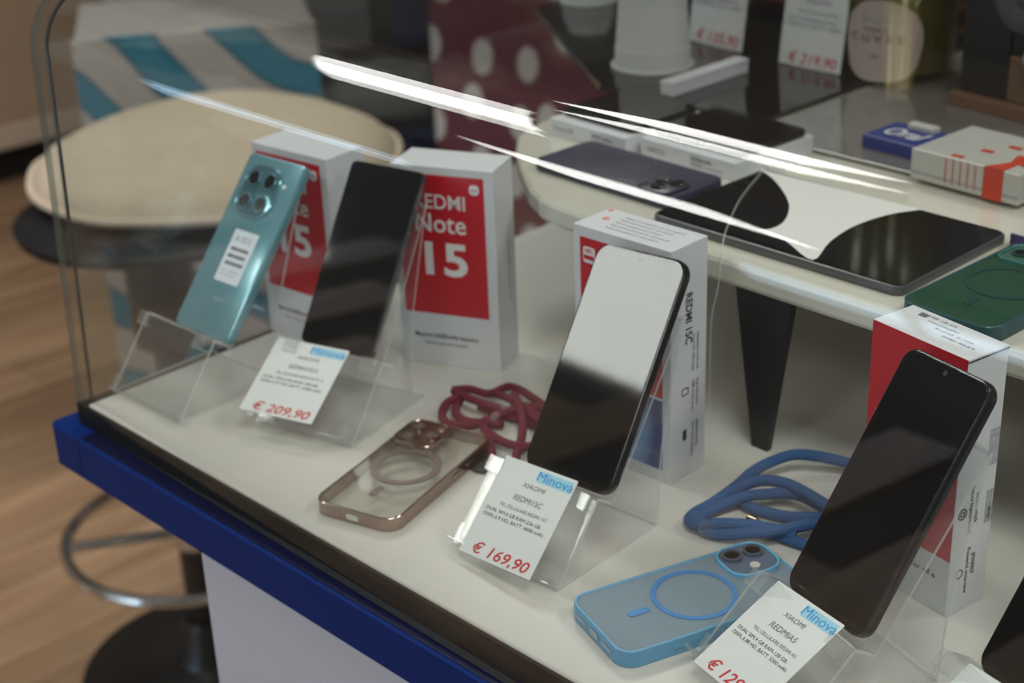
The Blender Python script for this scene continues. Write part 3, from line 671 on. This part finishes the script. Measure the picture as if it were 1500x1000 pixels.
obj('clear_clasp', slab(0.006, 0.008, 0.002, 0, 0.003, 0.001), acr_clip, rt, loc=at(430+915/2.942, 540+165/2.942, 0.015), rot=(0.3, 0.2, -0.4))

# ================================================================== things on the riser
# tablet, a white reflection painted onto its black screen
tb = thing('tablet', 'tablet lying on the riser, white reflection painted around black rounded shapes', 'tablet', (0.4695, 0.3945, PZ), (0, 0, 0.004))
TW, TL = 0.232, 0.1440
obj('body', slab(TW, TL, 0.009, 0.0, 0.0075, 0.002), mat('tablet_grey', (0.10, 0.10, 0.105), 0.35, metal=0.4), tb, smooth=True)
obj('screen', slab(TW-0.004, TL-0.004, 0.0075, 0.0074, 0.0079, 0.0002), glossblk, tb)
def patch(name, px, mt, z, parent):
    bm = bmesh.new(); base = parent.matrix_basis.inverted()
    pts = [base @ at(a, b, PZ+0.0079) for a, b in px]
    vs = [bm.verts.new((p.x, p.y, z)) for p in pts]; bm.faces.new(vs)
    return obj(name, bm, mt, parent)
refl_white = mat('painted_reflection', (0.80, 0.80, 0.77), 0.10, noise=0.01)
tb.matrix_basis = Matrix.LocRotScale(tb.location, tb.rotation_euler, None)
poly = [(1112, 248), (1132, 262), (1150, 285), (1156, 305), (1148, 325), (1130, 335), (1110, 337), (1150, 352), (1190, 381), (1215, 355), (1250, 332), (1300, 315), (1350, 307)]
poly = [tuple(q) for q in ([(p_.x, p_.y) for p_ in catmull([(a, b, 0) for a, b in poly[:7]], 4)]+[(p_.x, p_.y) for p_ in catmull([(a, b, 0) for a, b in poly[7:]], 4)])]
patch('picture', poly[::-1], refl_white, 0.00815, tb)  # bright part of the screen's reflection, painted as a flat white shape
def on_y(px, py, y):
    d = _f + _r*((px-750)/F_PX) - _u*((py-500)/F_PX)
    return CAM + d*((y-CAM.y)/d.y)
tp = [at(1117, 250, PZ+0.0092), at(1085, 290, PZ+0.0092), at(1066, 330, PZ+0.0092), on_y(1058, 362, 0.302), on_y(1052, 420, 0.2945), on_y(1042, 470, 0.290), on_y(1040, 560, 0.291), at(1040, 622, 0.0005)]
tag(obj('tether_thread', tube(catmull(tp, 6), 0.0004, 6), acr_edge, None, smooth=True), 'thin clear thread hanging from the tablet over the riser edge', 'thread')
# purple phone with faint ring
pp = thing('purple_phone', 'dark purple phone case lying at the rounded end of the riser', 'phone case', at(918, 262, PZ), (0, 0, math.radians(-91)))
purp = mat('purple_soft', (0.030, 0.024, 0.052), 0.42, noise=0.05)
obj('body', slab(0.074, 0.160, 0.011, 0, 0.010, 0.0025), purp, pp, smooth=True)
obj('magnet_ring', annulus(0.0275, 0.0255, 0.0099, 0.0102, 40, 0, -0.006), mat('purple_mark', (0.022, 0.018, 0.040), 0.5), pp)
cmb = obj('camera_plate', slab(0.034, 0.036, 0.009, 0.0098, 0.0125, 0.0008, 6, 0.016, 0.057), mat('purple_plate', (0.024, 0.020, 0.042), 0.3), pp, smooth=True)
for a, b in ((0.008, 0.049), (0.008, 0.065), (0.024, 0.057)): obj('lens', disc(0.0062, 0.012, 0.0140, 20, a, b), lens, cmb)
# small white display boxes each with a black phone on top
def demo(label, px, zb, w, dd, hb, yaw, txt):
    c = at(px[0], px[1], zb)
    t = thing('demo_box', label, 'display box', (c.x, c.y, zb), (0, 0, yaw), 'white display boxes')
    obj('carton_body', box(-w/2, w/2, -dd, 0.0, 0, hb, 0.0008) if False else box(0, w, 0, dd, 0, hb, 0.0008), box_white, t)
    for i, (s, xx, zz, ww, hh) in enumerate(txt):
        text('front_print', s, 0, 0, ww, hh, (ink_pale, ink)[i % 2], t, bold=0.01, loc=(xx, -0.0004, zz), rot=(math.pi/2, 0, 0))
    d2 = thing('demo_phone', label.replace('box', 'box').split(',')[0].replace('white display box', 'black phone lying on the white display box'), 'phone', (c.x, c.y, zb+hb), (0, 0, yaw), 'black phones on display boxes')
    obj('body', slab(w*0.96, dd*0.84, 0.008, 0, 0.0065, 0.0015, 5, w/2, dd*0.54), bodyblk, d2, smooth=True)
    obj('screen', slab(w*0.93, dd*0.81, 0.007, 0.0064, 0.0068, 0.0001, 5, w/2, dd*0.54), glossblk, d2)
demo('white display box behind the purple case, at the rounded end', (806, 196), PZ, 0.098, 0.105, 0.016, -0.03, (('Dimensity 7400', 0.005, 0.0055, 0.026, 0.0050), ('45W turbo', 0.055, 0.0085, 0.026, 0.0032), ('256 GB memory', 0.055, 0.0035, 0.032, 0.0032)))
demo('white display box between purple case and tablet', (938, 226), PZ, 0.110, 0.105, 0.016, -0.03, (('AMOLED', 0.008, 0.0055, 0.022, 0.0050), ('5500mAh', 0.060, 0.0085, 0.024, 0.0034), ('50MP camera', 0.060, 0.0035, 0.036, 0.0034)))
# black glass board further back, carrying cup and cards
bpts = [(0.262, 0.572), (0.088, 0.572), (0.062, 0.572), (-0.062, 0.655), (-0.236, 0.772), (-0.240, 0.970), (0.262, 0.970)]
bb = tag(obj('glass_board', loft([[(a, b, PZ) for a, b in bpts], [(a, b, PZ+0.006) for a, b in bpts]]), glossblk, None), 'black glossy board on the riser under the cup and upright price cards', 'display board')
BZ = PZ+0.006
slim = thing('slim_carton', 'slim white carton lying in front of the upright price card beside the cup', 'carton', at(985, 143, BZ), (0, 0, 0.0))
obj('carton_body', box(-0.016, 0, 0, 0.118, 0, 0.014, 0.001), box_white, slim)
obj('carton_lid', box(-0.0162, 0.0002, -0.0002, 0.1182, 0.010, 0.0146, 0.0006), box_white, slim)
# ribbed cups standing rim down
cupm = clear('cup_plastic', (0.8, 0.8, 0.8), 1.45, 0.93, (0.85, 0.86, 0.85), 0.2)
def cup(label, px, rb, hgt, ribs=26):
    t = thing('plastic_cup', label, 'cup', at(px[0], px[1], BZ), group='upturned plastic cups')
    pr = [(rb*0.90, 0.0), (rb*0.90, 0.022)]
    for i in range(ribs):
        z = 0.024+(hgt-0.028)*i/ribs; rr_ = rb*(0.90-0.20*z/hgt); pr += [(rr_, z), (rr_+0.0007, z+(hgt-0.028)/ribs*0.35), (rr_, z+(hgt-0.028)/ribs*0.7)]
    pr += [(rb*0.68, hgt)]
    obj('wall', lathe(pr, 40), cupm, t, smooth=True)
    obj('rim', tube([(rb*0.95*math.cos(2*math.pi*i/40), rb*0.95*math.sin(2*math.pi*i/40), 0.0022) for i in range(40)], 0.0022, 8, closed=True), cupm, t, smooth=True)
cup('ribbed white plastic cup standing rim down on the black board', (956, 96), 0.0440, 0.135)
cup('shallow white plastic cup cut off by the top edge left of the ribbed cup', (862, 2), 0.0350, 0.036, 4)
# upright price cards
def up_card(label, pa, pb, price, extra):
    a, b = at(pa[0], pa[1], BZ+0.001), at(pb[0], pb[1], BZ+0.001)
    w = (b-a).length; yaw = math.atan2(b.y-a.y, b.x-a.x); c = (a+b)/2
    t = price_card(label, c, (math.radians(82), 0, yaw), extra, price, w=w, h=w*1.30)
    obj('card_foot', box(-w*0.3, w*0.3, -0.001, 0.012, -0.0012, -0.0006), acr_edge, t)
up_card('upright price card reading 135,90 beside the ribbed cup', (1008, 58), (1086, 77), '€ 135,90', lines_for('XIAOMI', 'REDMI', 'TEL.CELLULARE', 'DUAL SIM,4 GB RAM', 'DISPL.6.7 HD'))
up_card('upright price card reading 219,90 left of the wine bottle', (1140, 91), (1230, 110), '€ 219,90', lines_for('XIAOMI', 'REDMI', 'TEL.CELLULARE', 'DUAL SIM,6 GB RAM-128 GB', 'DISPL.6.7, BATT. 5000'))
# wine bottle with a lobed label
GZ = PZ+0.004
tag(obj('grey_sheet', slab(0.80, 0.46, 0.006, 0, 0.004, 0.001, 4), mat('grey_gloss', (0.17, 0.165, 0.15), 0.14, coat=0.6), None, (0.672, 0.775, PZ)), 'glossy grey sheet added to darken the riser under the wine bottle and packs', 'display board')  # added sheet, makes the back right of the riser darker
bo = at(1314, 105, GZ); BR = 0.0555
bt = thing('wine_bottle', 'large sparkling wine bottle with pale pink lobed label', 'bottle', (bo.x, bo.y, GZ), (0, 0, math.radians(34)))
bglass = clear('bottle_glass', (0.80, 0.80, 0.62), 1.5)
obj('glass_body', lathe([(BR*.8, 0), (BR*.97, 0.002), (BR, 0.008), (BR, 0.21), (BR*.93, 0.245), (BR*.62, 0.29), (BR*.36, 0.33), (0.0175, 0.36), (0.0165, 0.40), (0.018, 0.405), (0.018, 0.42)], 56), bglass, bt, smooth=True)
obj('wine', lathe([(BR*.70, 0.006), (BR*.93, 0.010), (BR*.95, 0.20), (BR*.88, 0.24), (BR*.56, 0.285), (BR*.3, 0.32)], 48), mat('wine_olive', (0.150, 0.135, 0.052), 0.15, noise=0.02), bt, smooth=True)
obj('foil', lathe([(0.019, 0.315), (0.0195, 0.35), (0.0185, 0.41), (0.0185, 0.423), (0.004, 0.424)], 32), mat('foil_gold', (0.5, 0.4, 0.2), 0.3, metal=1), bt, smooth=True)
# label: lobed outline wrapped on the bottle
bm = bmesh.new(); cxl, czl = -0.020, 0.043; RR = BR+0.0006
N = 72; rings = []
for k in range(9):
    f = k/8; ring = []
    for i in range(N):
        th = 2*math.pi*i/N; lob = 1+0.045*abs(math.sin(2.5*th+0.6))-0.02
        xx = cxl+0.0420*f*lob*math.copysign(abs(math.cos(th))**0.8, math.cos(th)); zz = czl+0.0400*f*lob*math.copysign(abs(math.sin(th))**0.85, math.sin(th))
        a = xx/RR; ring.append((RR*math.sin(a), -RR*math.cos(a), zz))
    rings.append(ring)
L = [[bm.verts.new(p) for p in r_] for r_ in rings[1:]]
c0 = bm.verts.new((RR*math.sin(cxl/RR), -RR*math.cos(cxl/RR), czl))
for i in range(N): bm.faces.new((c0, L[0][i], L[0][(i+1) % N]))
for a, b in zip(L, L[1:]):
    for i in range(N): bm.faces.new((a[i], a[(i+1) % N], b[(i+1) % N], b[i]))
lb = obj('label', bm, mat('label_pink', (0.50, 0.41, 0.37), 0.5, noise=0.05), bt, smooth=True)
text('label_word', 'C U V E E', cxl-0.034, czl+0.000, 0.058, 0.0072, ink, lb, bold=0.01, wrap=(RR+0.0004, 0))
text('label_word', 'PROSECCO', cxl-0.018, czl+0.0105, 0.026, 0.0034, ink, lb, wrap=(RR+0.0004, 0))
text('label_script', 'San Carlo', cxl-0.022, czl+0.0190, 0.034, 0.0080, ink_pale, lb, shear=0.3, wrap=(RR+0.0004, 0))
text('label_crest', '*', cxl-0.010, czl-0.0215, 0.010, 0.0100, ink_grey, lb, bold=0.03, wrap=(RR+0.0004, 0))
# black loudspeaker at the right edge
sp0, sp1 = at(1403, 150, GZ), at(1475, 168, GZ)
yw = math.atan2(sp1.y-sp0.y, sp1.x-sp0.x)
sp = thing('loudspeaker', 'black box loudspeaker with grey cone on brown base at the upper right', 'loudspeaker', (sp0.x, sp0.y, GZ), (0, 0, yw))
obj('base', box(-0.004, 0.150, -0.012, 0.13, 0, 0.012, 0.001), mat('base_brown', (0.16, 0.085, 0.05), 0.5), sp)
obj('cabinet', box(0, 0.052, 0, 0.12, 0.012, 0.20, 0.002), mat('speaker_black', (0.008, 0.008, 0.009), 0.5), sp)
obj('side_block', box(0.0525, 0.145, 0, 0.12, 0.012, 0.055, 0.002), mat('block_brown', (0.15, 0.085, 0.05), 0.55), sp)
obj('upper_block', box(0.0525, 0.145, 0.002, 0.12, 0.0555, 0.20, 0.002), M['speaker_black'], sp)
cn = obj('cone', lathe([(0.004, 0.0), (0.030, 0.001), (0.032, 0.004), (0.024, 0.007), (0.010, 0.004), (0.002, 0.008)], 36), mat('cone_grey', (0.075, 0.075, 0.078), 0.5), sp, loc=(0.066, -0.0005, 0.110), rot=(math.pi/2, 0, 0), smooth=True)
obj('knob', lathe([(0.010, 0), (0.011, 0.004), (0.009, 0.008)], 24), mat('knob_silver', (0.4, 0.4, 0.4), 0.3), sp, loc=(0.082, -0.0005, 0.058), rot=(math.pi/2, 0, 0))
# white pack with red crowns
cf, cl_ = at(1490, 303, GZ), at(1332, 260, GZ)
yw = math.atan2(cf.y-cl_.y, cf.x-cl_.x)
cr = thing('crown_pack', 'flat white pack with red crown print beyond the tablet', 'pack', (cl_.x, cl_.y, GZ), (0, 0, yw))
CWd = (cf-cl_).length
packw = mat('pack_white', (0.55, 0.54, 0.50), 0.35, noise=0.02)
redm = mat('pack_red', (0.62, 0.05, 0.02), 0.4)
PH = 0.026
obj('pack_body', box(0, CWd, 0, 0.085, 0, PH, 0.0015), packw, cr)
obj('pack_seam', box(0, CWd, -0.0004, 0, 0.006, 0.0075), ink_pale, cr)
def flatpoly(name, pts, mt, parent, z): 
    bm = bmesh.new(); bm.faces.new([bm.verts.new((a, b, z)) for a, b in pts]); return obj(name, bm, mt, parent)
flatpoly('red_crown', [(0.070, 0.0), (0.088, 0.0), (0.088, 0.020), (0.110, 0.012), (0.100, 0.030), (0.118, 0.034), (0.103, 0.046), (0.120, 0.062), (0.092, 0.060), (0.086, 0.044), (0.074, 0.040), (0.080, 0.022)], redm, cr, PH+0.0003)
flatpoly('red_mark', [(0.035, 0.004), (0.046, 0.004), (0.046, 0.010), (0.035, 0.010)], redm, cr, PH+0.0003)
flatpoly('red_mark', [(0.045, 0.030), (0.056, 0.030), (0.056, 0.037), (0.045, 0.037)], redm, cr, PH+0.0003)
flatpoly('red_mark', [(0.056, 0.052), (0.068, 0.052), (0.068, 0.059), (0.056, 0.059)], redm, cr, PH+0.0003)
obj('red_band', box(0.070, 0.088, -0.0005, 0, 0.0, PH), redm, cr)
for k in range(5): obj('red_line', box(0.034+0.007*k, 0.0348+0.007*k, -0.0005, 0, 0.004, PH-0.001), redm, cr)
# blue and white pack
bpk = at(1262, 215, GZ)
bk_ = thing('blue_pack', 'small blue and white pack behind the crown printed pack', 'pack', (bpk.x, bpk.y, GZ), (0, 0, -0.05))
obj('pack_body', box(0, 0.060, 0, 0.050, 0, 0.012, 0.001), mat('pack_blue', (0.012, 0.035, 0.22), 0.35), bk_)
text('script_mark', 'Oral', 0.010, 0.014, 0.040, 0.020, ink_white, bk_, 0.0125, 0.3, 0.02)
obj('white_end', box(0.018, 0.046, 0.040, 0.0506, 0.003, 0.0165, 0.001), packw, bk_)
# purple edged leaflet pack at the right edge
pc = at(1396, 372, PZ)
pk_ = thing('purple_pack', 'purple sided pack with white printed top between tablet and green case', 'pack', (0.592, 0.455, PZ), (0, 0, -0.02))
obj('pack_body', box(0, 0.14, 0, 0.10, 0, 0.012, 0.001), mat('pack_purple', (0.035, 0.018, 0.10), 0.4), pk_)
obj('white_top', box(0.0005, 0.1395, 0.0005, 0.0995, 0.012, 0.0126), packw, pk_)
text('print_mark', 'hy', 0.012, 0.010, 0.030, 0.022, mat('ink_plum', (0.20, 0.01, 0.12), 0.5), pk_, 0.0129, 0.4, 0.02)
text('print_mark', '-  xl', 0.010, 0.045, 0.040, 0.014, M['ink_plum'], pk_, 0.0129, 0.3)

# ================================================================== stool and cushion
sb = at(315, 978, GROUND)
stl = thing('bar_stool', 'black bar stool with chrome foot ring at the left end of the counter', 'stool', (sb.x, sb.y, GROUND))
obj('base', lathe([(0.228, 0.0), (0.23, 0.006), (0.225, 0.013), (0.12, 0.022), (0.062, 0.034), (0.055, 0.05), (0.045, 0.10), (0.040, 0.115)], 56), mat('stool_black', (0.010, 0.010, 0.010), 0.35), stl, smooth=True)
obj('post', lathe([(0.033, 0.10), (0.033, 0.42), (0.026, 0.425), (0.026, 0.62), (0.052, 0.64), (0.055, 0.835)], 32), mat('post_black', (0.014, 0.012, 0.011), 0.3), stl, smooth=True)
RZ = 0.285
fr = obj('foot_ring', tube([(0.215*math.cos(2*math.pi*i/56), 0.215*math.sin(2*math.pi*i/56), RZ) for i in range(56)], 0.0105, 10, closed=True), chrome, stl, smooth=True)
sp_ = at(112, 801, GROUND+RZ); aa = math.atan2(sp_.y-sb.y, sp_.x-sb.x)
obj('ring_spoke', tube([(0.036*math.cos(aa), 0.036*math.sin(aa), RZ), (0.212*math.cos(aa), 0.212*math.sin(aa), RZ)], 0.009, 10), chrome, stl, smooth=True)
aa2 = aa+math.pi
obj('ring_spoke', tube([(0.036*math.cos(aa2), 0.036*math.sin(aa2), RZ), (0.212*math.cos(aa2), 0.212*math.sin(aa2), RZ)], 0.009, 10), chrome, stl, smooth=True)
obj('ring_collar', lathe([(0.034, RZ-0.022), (0.040, RZ-0.02), (0.040, RZ+0.02), (0.034, RZ+0.022)], 28), chrome, stl, smooth=True)
seatz = 0.832
obj('seat', lathe([(0.05, seatz), (0.185, seatz), (0.212, seatz+0.010), (0.216, seatz+0.024), (0.20, seatz+0.034), (0.02, seatz+0.036)], 56), mat('seat_black', (0.008, 0.008, 0.009), 0.6, spec=0.2), stl, loc=(0.0, 0.01, 0), smooth=True)
# round cushion
cu = thing('seat_cushion', 'round cream fabric cushion with piped edge lying on the bar stool', 'cushion', (-0.963, 0.758, GROUND+seatz+0.0365))
fab = mat('cushion_fabric', (0.47, 0.385, 0.285), 0.85, noise=0.05, nscale=30, bump=0.25, bscale=900)
random.seed(3)
NS = 64; rows = [(0.02, 0.004), (0.20, 0.0), (0.27, 0.006), (0.288, 0.018), (0.285, 0.030), (0.265, 0.052), (0.22, 0.074), (0.14, 0.088), (0.06, 0.092), (0.004, 0.092)]
ph = [random.uniform(0, 6.28) for _ in range(6)]
def wob(a): return 1+0.014*math.sin(3*a+ph[0])+0.010*math.sin(5*a+ph[1])+0.005*math.sin(11*a+ph[2])
bm = bmesh.new(); Ls = []
for r_, z_ in rows:
    Ls.append([bm.verts.new((r_*wob(2*math.pi*i/NS)*math.cos(2*math.pi*i/NS), r_*wob(2*math.pi*i/NS)*math.sin(2*math.pi*i/NS), z_+0.004*math.sin(4*2*math.pi*i/NS+ph[3])*(r_/0.28))) for i in range(NS)])
for a, b in zip(Ls, Ls[1:]):
    for i in range(NS): bm.faces.new((a[i], a[(i+1) % NS], b[(i+1) % NS], b[i]))
bm.faces.new(Ls[0][::-1]); bm.faces.new(Ls[-1])
obj('cover', bm, fab, cu, smooth=True)
obj('piping', tube([(0.292*wob(2*math.pi*i/NS)*math.cos(2*math.pi*i/NS), 0.292*wob(2*math.pi*i/NS)*math.sin(2*math.pi*i/NS), 0.022+0.004*math.sin(4*2*math.pi*i/NS+ph[3])) for i in range(NS)], 0.0065, 8, closed=True), mat('piping_fabric', (0.50, 0.40, 0.31), 0.85, bump=0.2), cu, smooth=True)

# ================================================================== background things on the shop floor
def pattern(name, c1, c2, c3, scale, dist):
    mt = bpy.data.materials.new(name); mt.use_nodes = True; nt = mt.node_tree; b = nt.nodes['Principled BSDF']
    tc = nn(nt, 'ShaderNodeTexCoord'); wv = nn(nt, 'ShaderNodeTexWave'); wv.inputs['Scale'].default_value = scale; wv.inputs['Distortion'].default_value = dist; wv.inputs['Detail'].default_value = 1.0; wv.inputs['Detail Scale'].default_value = 1.2
    mp = nn(nt, 'ShaderNodeMapping'); mp.inputs['Rotation'].default_value = (0.3, 0.9, 0.2); nt.links.new(tc.outputs['Object'], mp.inputs['Vector']); nt.links.new(mp.outputs[0], wv.inputs['Vector'])
    cr = nn(nt, 'ShaderNodeValToRGB'); cr.color_ramp.interpolation = 'LINEAR'
    e = cr.color_ramp.elements; e[0].position = 0.40; e[0].color = c1+(1,); e[1].position = 0.52; e[1].color = c2+(1,)
    k = e.new(0.20); k.color = c3+(1,)
    nt.links.new(wv.outputs['Fac'], cr.inputs[0]); nt.links.new(cr.outputs[0], b.inputs['Base Color']); b.inputs['Roughness'].default_value = 0.6
    return mt
def ovals(name):
    mt = bpy.data.materials.new(name); mt.use_nodes = True; nt = mt.node_tree; b = nt.nodes['Principled BSDF']
    tc = nn(nt, 'ShaderNodeTexCoord'); mp = nn(nt, 'ShaderNodeMapping'); mp.inputs['Scale'].default_value = (1.75, 1, 1.0)
    nt.links.new(tc.outputs['Object'], mp.inputs['Vector'])
    sx = nn(nt, 'ShaderNodeSeparateXYZ'); cx_ = nn(nt, 'ShaderNodeCombineXYZ'); nt.links.new(mp.outputs[0], sx.inputs[0]); nt.links.new(sx.outputs[0], cx_.inputs[0]); nt.links.new(sx.outputs[2], cx_.inputs[1])
    vo = nn(nt, 'ShaderNodeTexVoronoi', voronoi_dimensions='2D'); vo.inputs['Scale'].default_value = 7.5; vo.inputs['Randomness'].default_value = 0.7; nt.links.new(cx_.outputs[0], vo.inputs['Vector'])
    lt = nn(nt, 'ShaderNodeMapRange'); lt.inputs[1].default_value = 0.30; lt.inputs[2].default_value = 0.27; nt.links.new(vo.outputs['Distance'], lt.inputs[0])
    nz = nn(nt, 'ShaderNodeTexNoise'); nz.inputs['Scale'].default_value = 2.2; nt.links.new(tc.outputs['Object'], nz.inputs['Vector'])
    cr = nn(nt, 'ShaderNodeValToRGB'); e = cr.color_ramp.elements; e[0].position = 0.54; e[0].color = (0.12, 0.022, 0.040, 1); e[1].position = 0.60; e[1].color = (0.20, 0.07, 0.045, 1)
    nt.links.new(nz.outputs['Fac'], cr.inputs[0])
    mx = nn(nt, 'ShaderNodeMix', data_type='RGBA'); nt.links.new(lt.outputs[0], mx.inputs[0]); nt.links.new(cr.outputs[0], mx.inputs[6]); mx.inputs[7].default_value = (0.52, 0.48, 0.46, 1)
    nt.links.new(mx.outputs[2], b.inputs['Base Color']); b.inputs['Roughness'].default_value = 0.5
    return mt
def stand_panel(name, label, cat, pxl, pxr, dist, ztop, depth, mt, side):
    a, b = far(pxl, 120, dist), far(pxr, 120, dist); a.z = b.z = GROUND
    w = (b-a).length; yaw = math.atan2(b.y-a.y, b.x-a.x)
    t = thing(name, label, cat, a, (0, 0, yaw))
    hh = ztop-GROUND
    obj('printed_face', box(0, w, 0, 0.012, 0.03, hh, 0.002), mt, t)
    obj('body', box(0.004, w-0.004, 0.012, depth, 0.0, hh-0.004, 0.003), side, t)
    return t
stand_panel('teal_display_bin', 'floor bin printed with teal and pale brush strokes behind the stool', 'display bin', 112, 470, 3.15, -0.13, 0.35, pattern('teal_print', (0.006, 0.085, 0.145), (0.40, 0.36, 0.33), (0.015, 0.17, 0.25), 2.0, 8.0), mat('bin_side', (0.35, 0.32, 0.3), 0.6))
stand_panel('burgundy_display', 'burgundy floor display with pale oval spots behind the cartons', 'floor display', 634, 1150, 3.25, 0.35, 0.30, ovals('burgundy_ovals'), mat('display_side', (0.10, 0.03, 0.035), 0.6))
# white low cabinet and dark shelving further back
a = far(150, 0, 4.2)
wc = thing('white_cabinet', 'low white cabinet beyond the teal printed bin', 'cabinet', (a.x, a.y, GROUND), (0, 0, math.radians(50)))
obj('body', box(0, 0.62, 0, 0.4, 0.04, 0.86, 0.004), mat('cabinet_white', (0.42, 0.42, 0.41), 0.5), wc)
obj('worktop', box(-0.01, 0.63, -0.01, 0.41, 0.86, 1.10, 0.004), mat('cabinet_top_white', (0.48, 0.48, 0.47), 0.45), wc)
a = far(455, 100, 3.75); b = far(650, 100, 3.75); a.z = b.z = GROUND
w_ = (b-a).length
sh = thing('dark_shelf_unit', 'dark grey shelf unit with navy boxes between the teal bin and burgundy display', 'shelf', a, (0, 0, math.atan2(b.y-a.y, b.x-a.x)))
obj('plinth', box(0, w_, 0, 0.3, 0, 0.42, 0.004), mat('plinth_tan', (0.33, 0.26, 0.18), 0.6), sh)
obj('carcass', box(-0.3, w_, 0.04, 0.3, 0.42, 1.5, 0.004), mat('shelf_dark', (0.045, 0.045, 0.048), 0.5), sh)
navy = mat('navy_box', (0.012, 0.018, 0.065), 0.5)
for (x0, x1, z0, z1, mt_) in ((-0.05, 0.30, 0.43, 0.52, navy), (-0.25, 0.02, 0.55, 0.66, mat('grey_box', (0.12, 0.12, 0.12), 0.5)), (0.05, 0.28, 0.56, 0.70, mat('shelf_dim', (0.08, 0.085, 0.09), 0.5)), (0.20, 0.31, 0.74, 0.98, navy), (-0.25, 0.15, 0.74, 0.90, M['grey_box'])):
    obj('stored_box', box(x0, x1, 0.0, 0.05, z0, z1, 0.003), mt_, sh)
